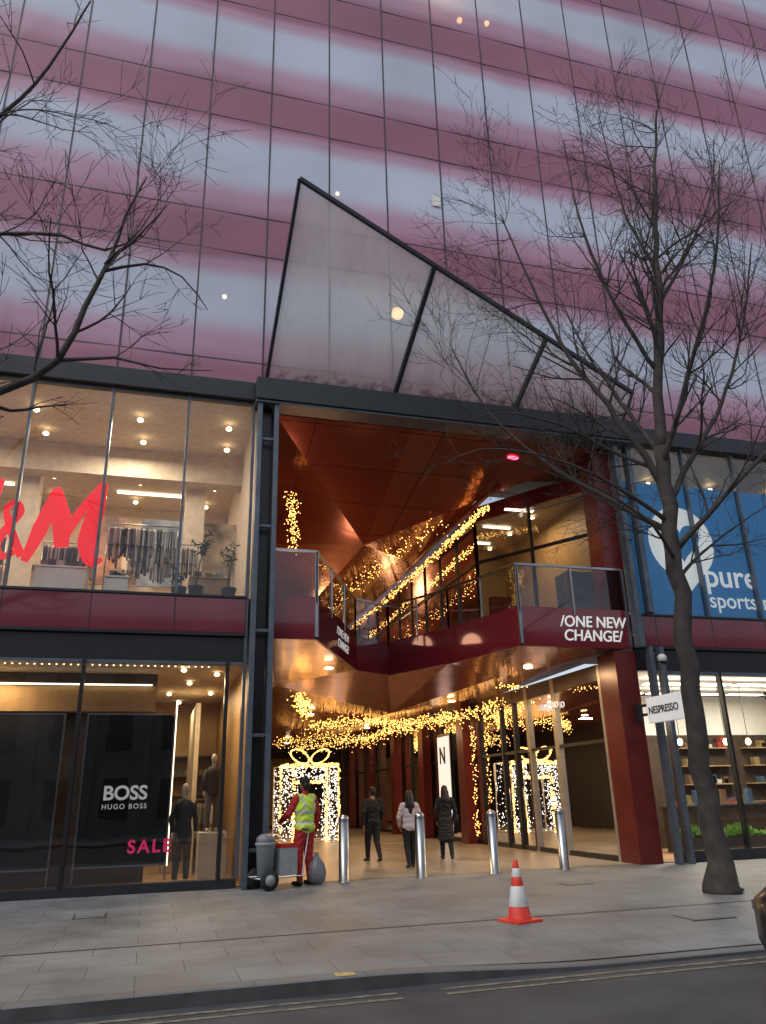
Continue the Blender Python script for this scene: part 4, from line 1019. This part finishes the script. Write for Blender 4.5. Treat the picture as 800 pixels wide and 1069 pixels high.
def off(rg, d, ang):
    a = d.orthogonal().normalized(); b = d.cross(a); t = rg.uniform(0, 2*math.pi); an = R(ang)
    return (d*math.cos(an)+(a*math.cos(t)+b*math.sin(t))*math.sin(an)).normalized()
UP = 0.07
def grow(mb, rg, p, d, L_, r, lvl):
    seg = max(3, int(L_/0.22)); pts = [p]; d = d.copy()
    for i in range(seg):
        d = (d+Vector((rg.gauss(0, 0.13), rg.gauss(0, 0.13), rg.gauss(0, 0.13)+UP))).normalized()
        p = p+d*(L_/seg); pts.append(p)
    rad = [max(0.0036, r*(1-0.72*i/seg)) for i in range(seg+1)]
    mb.tube(pts, rad, M_bark, 5 if r > 0.02 else 3, cap=False)
    if lvl > 0:
        for k in range(max(2, int(L_*4.2))):
            i = rg.randint(1, seg-1) if k else seg-1
            dd = (pts[i+1]-pts[i]).normalized()
            grow(mb, rg, pts[i], off(rg, dd, rg.uniform(22, 55)), L_*rg.uniform(0.3, 0.58), max(0.004, rad[i]*0.62), lvl-1)
rg = random.Random(11); mb = MB(); tx, ty = 8.45, 10.95
rt = Vector((0.9588, -0.284, 0)); fw = Vector((0.284, 0.9588, 0)); O = Vector((tx, ty, 0))
pt = lambda r_, z0, f_=0.0: O+rt*r_+fw*f_+Vector((0, 0, z0))
tree_limb(mb, rg, [pt(0, -0.02), pt(0.02, 0.4), pt(-0.02, 2.2), pt(0.04, 4.2), pt(0.10, 5.8), pt(0.15, 7.4)], 0.185, 0.125, 2, 0.0, 0.8)
limbs = [
    ([pt(0.15, 7.3), pt(0.35, 9), pt(0.7, 11.2), pt(0.9, 13.2), pt(1.3, 15.6)], 0.115, 0.02),
    ([pt(0.14, 6.6), pt(-0.5, 8.0), pt(-1.3, 9.6, 0.2), pt(-1.9, 11.6, 0.3), pt(-2.3, 13.2, 0.4)], 0.075, 0.012),
    ([pt(0.12, 5.7), pt(-0.8, 6.5, 0.3), pt(-1.9, 7.4, 0.5), pt(-2.9, 8.6, 0.6), pt(-3.5, 10.0, 0.6)], 0.065, 0.01),
    ([pt(0.12, 5.9), pt(-0.9, 6.5, -0.4), pt(-2.1, 6.9, -0.8), pt(-3.3, 7.0, -1.0), pt(-3.9, 6.7, -1.1)], 0.05, 0.008),
    ([pt(0.10, 5.2), pt(-0.5, 5.6, -0.8), pt(-1.4, 6.0, -1.4), pt(-2.2, 6.2, -1.8)], 0.04, 0.007),
    ([pt(0.14, 6.3), pt(0.9, 7.4, 0.3), pt(1.9, 8.9, 0.6), pt(2.7, 10.8, 0.8), pt(3.2, 12.6, 0.8)], 0.07, 0.012),
    ([pt(0.12, 5.4), pt(1.0, 6.3, -0.4), pt(2.1, 7.3, -0.7), pt(3.2, 8.6, -0.9)], 0.06, 0.01),
    ([pt(0.1, 4.9), pt(0.8, 5.5, 0.6), pt(1.8, 6.2, 1.1), pt(2.8, 6.8, 1.4)], 0.045, 0.008),
    ([pt(0.15, 7.2), pt(0.0, 8.6, 0.9), pt(-0.4, 10.4, 1.7), pt(-0.7, 12.4, 2.3)], 0.06, 0.01),
    ([pt(0.15, 7.0), pt(0.5, 8.4, -0.9), pt(0.9, 10, -1.8), pt(1.1, 11.8, -2.3)], 0.06, 0.01),
    ([pt(0.35, 9.0), pt(-0.4, 10.4, -0.3), pt(-0.9, 12.2, -0.5), pt(-1.0, 14.3, -0.5)], 0.05, 0.01),
    ([pt(0.6, 10.5), pt(1.4, 11.8, 0.2), pt(2.2, 13.4, 0.2), pt(2.6, 15.0, 0.3)], 0.045, 0.01),
    ([pt(0.7, 11.3), pt(0.4, 12.8, 0.3), pt(0.3, 14.4, 0.5), pt(0.2, 16.2, 0.5)], 0.04, 0.008),
    ([pt(0.14, 6.9), pt(-0.6, 7.4, 0.2), pt(-1.6, 7.9, 0.0), pt(-2.7, 8.1, -0.2), pt(-3.4, 7.9, -0.3)], 0.045, 0.008),
]
for P_, a, b in limbs: tree_limb(mb, rg, P_, a, b, 2, 2.8, 0.18)
mb.build('street_tree')

rg = random.Random(23); mb = MB(); T0 = Vector((-5.2, 10.9, 0))
tree_limb(mb, rg, [T0+Vector((0, 0, -0.02)), T0+Vector((0, 0, 2.5)), T0+Vector((0.1, 0, 5)), T0+Vector((0.3, 0, 8)), T0+Vector((0.3, -0.1, 11)), T0+Vector((0.3, -0.2, 15))], 0.21, 0.04, 2, 0.3, 0.6)
UP = 0.03
L2 = [
    ([(-5.1,10.9,5.2),(-3.6,10.5,6.3),(-2.3,10.07,6.67),(-1.62,9.87,7.15),(-1.35,9.8,8.0),(-1.1,9.72,8.8),(-0.95,9.6,9.5),(-0.7,9.5,10.2)], 0.12, 0.01),
    ([(-1.62,9.87,7.15),(-0.9,9.7,7.2),(-0.3,9.5,7.0),(0.4,9.4,7.0)], 0.035, 0.006),
    ([(-1.15,9.73,8.7),(-0.8,9.5,9.0),(-0.35,9.4,9.7)], 0.035, 0.006),
    ([(-1.15,9.73,8.6),(-0.6,9.7,8.8),(-0.1,9.6,8.6),(0.3,9.6,8.1)], 0.03, 0.006),
    ([(-5.0,10.9,7.5),(-3.8,10.5,9.0),(-2.7,10.2,9.3),(-1.8,9.9,9.2),(-1.2,9.8,9.0),(-0.7,9.7,9.3)], 0.06, 0.012),
    ([(-4.9,10.9,8.5),(-4.0,10.6,10.6),(-3.0,10.3,11.6),(-2.4,10.1,12.6),(-1.9,9.9,14.0)], 0.07, 0.015),
    ([(-3.6,10.5,6.3),(-2.9,10.3,6.1),(-2.2,10.0,6.3)], 0.035, 0.008),
    ([(-5.2,10.9,6.5),(-6.6,11,8.5),(-7.6,11,11)], 0.08, 0.02),
    ([(-5.2,10.9,7.5),(-5.4,12.0,9.5),(-5.6,12.8,12)], 0.07, 0.02),
]
for P_, a, b in L2: tree_limb(mb, rg, P_, a, b, 2, 1.5, 0.35)
mb.build('street_tree')

# ------------------------------------------------------------------ dark car at the kerb (only its nose corner reaches the frame)
M_car = pm('black_car_paint', (0.008, 0.008, 0.01), 0.35, 0.0, coat=0.2); M_cg = pm('car_window', (0.02, 0.022, 0.025), 0.05)
ce = empty('parked_car'); m = MB()
secs = [(0.0,0.35,0.62,0.64,0.55),(0.08,0.25,0.72,0.76,0.72),(0.35,0.2,0.80,0.86,0.84),(1.1,0.18,0.88,0.98,0.89),(1.55,0.18,0.92,1.05,0.9),(2.15,0.18,0.95,1.42,0.9),(3.2,0.18,0.96,1.46,0.9),(3.8,0.2,0.96,1.36,0.89),(4.25,0.25,0.92,1.02,0.84),(4.4,0.35,0.8,0.82,0.7)]
rings = []
for x, zb, zs, zt, hw in secs:
    tw = hw*0.72 if zt-zs > 0.2 else hw*0.8
    rings.append([(x,-hw*0.85,zb),(x,-hw,zb+0.15),(x,-hw,zs-0.1),(x,-hw*0.96,zs),(x,-tw,zt-0.03),(x,0,zt),(x,tw,zt-0.03),(x,hw*0.96,zs),(x,hw,zs-0.1),(x,hw,zb+0.15),(x,hw*0.85,zb)])
n = 11
vs = [p for r_ in rings for p in r_]; fa = []; fb = []
for i in range(len(rings)-1):
    for k in range(n):
        q = (i*n+k, i*n+(k+1) % n, (i+1)*n+(k+1) % n, (i+1)*n+k)
        (fb if (k in (3, 6) and 4 <= i <= 6) or (k in (4, 5) and i in (4, 7)) else fa).append(q)
fa += [list(range(n))[::-1], [(len(rings)-1)*n+k for k in range(n)]]
m.add(vs, fa, M_car, True); m.add(vs, fb, M_cg, True); m.build('body', ce)
m = MB()
for x in (0.85, 3.55):
    for s in (-1, 1): m.tube([(x, s*0.72, 0.33), (x, s*0.91, 0.33)], 0.33, M_rub, 24); m.tube([(x, s*0.905, 0.33), (x, s*0.925, 0.33)], 0.2, M_stain, 16)
for s in (-1, 1): m.box(0.1, 0.3, s*0.66-0.1, s*0.66+0.1, 0.62, 0.70, M_stain); m.ell((1.75, s*1.0, 1.02), (0.08, 0.1, 0.07), M_car)
m.build('wheels_and_details', ce); ce.location = (5.0, 5.5, -0.12)

# ------------------------------------------------------------------ opposite side of the street (seen in reflections)
M_stone = pm('portland_stone', (0.34, 0.32, 0.29), 0.8, var=0.15, scale=1); M_win = pm('office_window', (0.03, 0.035, 0.04), 0.1)
m = MB()
YB = -14
m.box(-50, 55, -34, YB-0.3, -0.1, 11, M_stone); m.box(-50, 55, YB-0.5, YB, 10.6, 11.3, M_stone)
for i in range(36):
    x = -48+i*2.85
    for j in range(3):
        z0 = 0.6+j*3.4
        m.box(x, x+1.3, YB-0.32, YB-0.28, z0, z0+2.1, M_win); m.box(x-0.08, x+1.38, YB-0.3, YB-0.15, z0-0.12, z0-0.004, M_stone)
    m.box(x-0.95, x-0.55, YB-0.3, YB-0.1, 0, 10.59, M_stone)
m.build('stone_office_building')
g = MB(); g.box(-80, 90, YB-0.3, -3, -0.13, 0.0, M_pave); g.build('pavement')

# ------------------------------------------------------------------ camera
cam = bpy.data.cameras.new('camera'); co = bpy.data.objects.new('camera', cam); COL.objects.link(co); scene.camera = co
cam.sensor_fit = 'VERTICAL'; cam.sensor_height = 36; cam.lens = 36*800/1069; cam.clip_end = 1500; cam.clip_start = 0.05
yaw, pitch, roll = R(16.5), R(20.3), R(1.5)
f = Vector((math.sin(yaw)*math.cos(pitch), math.cos(yaw)*math.cos(pitch), math.sin(pitch)))
r0 = Vector((math.cos(yaw), -math.sin(yaw), 0)); u0 = r0.cross(f)
rc = r0*math.cos(roll)-u0*math.sin(roll); uc = r0*math.sin(roll)+u0*math.cos(roll)
M = Matrix((rc, uc, -f)).transposed().to_4x4(); M.translation = Vector((0, 0, 1.5)); co.matrix_world = M
scene.view_settings.view_transform = 'Standard'; scene.view_settings.look = 'None'; scene.view_settings.exposure = 0; scene.view_settings.gamma = 1
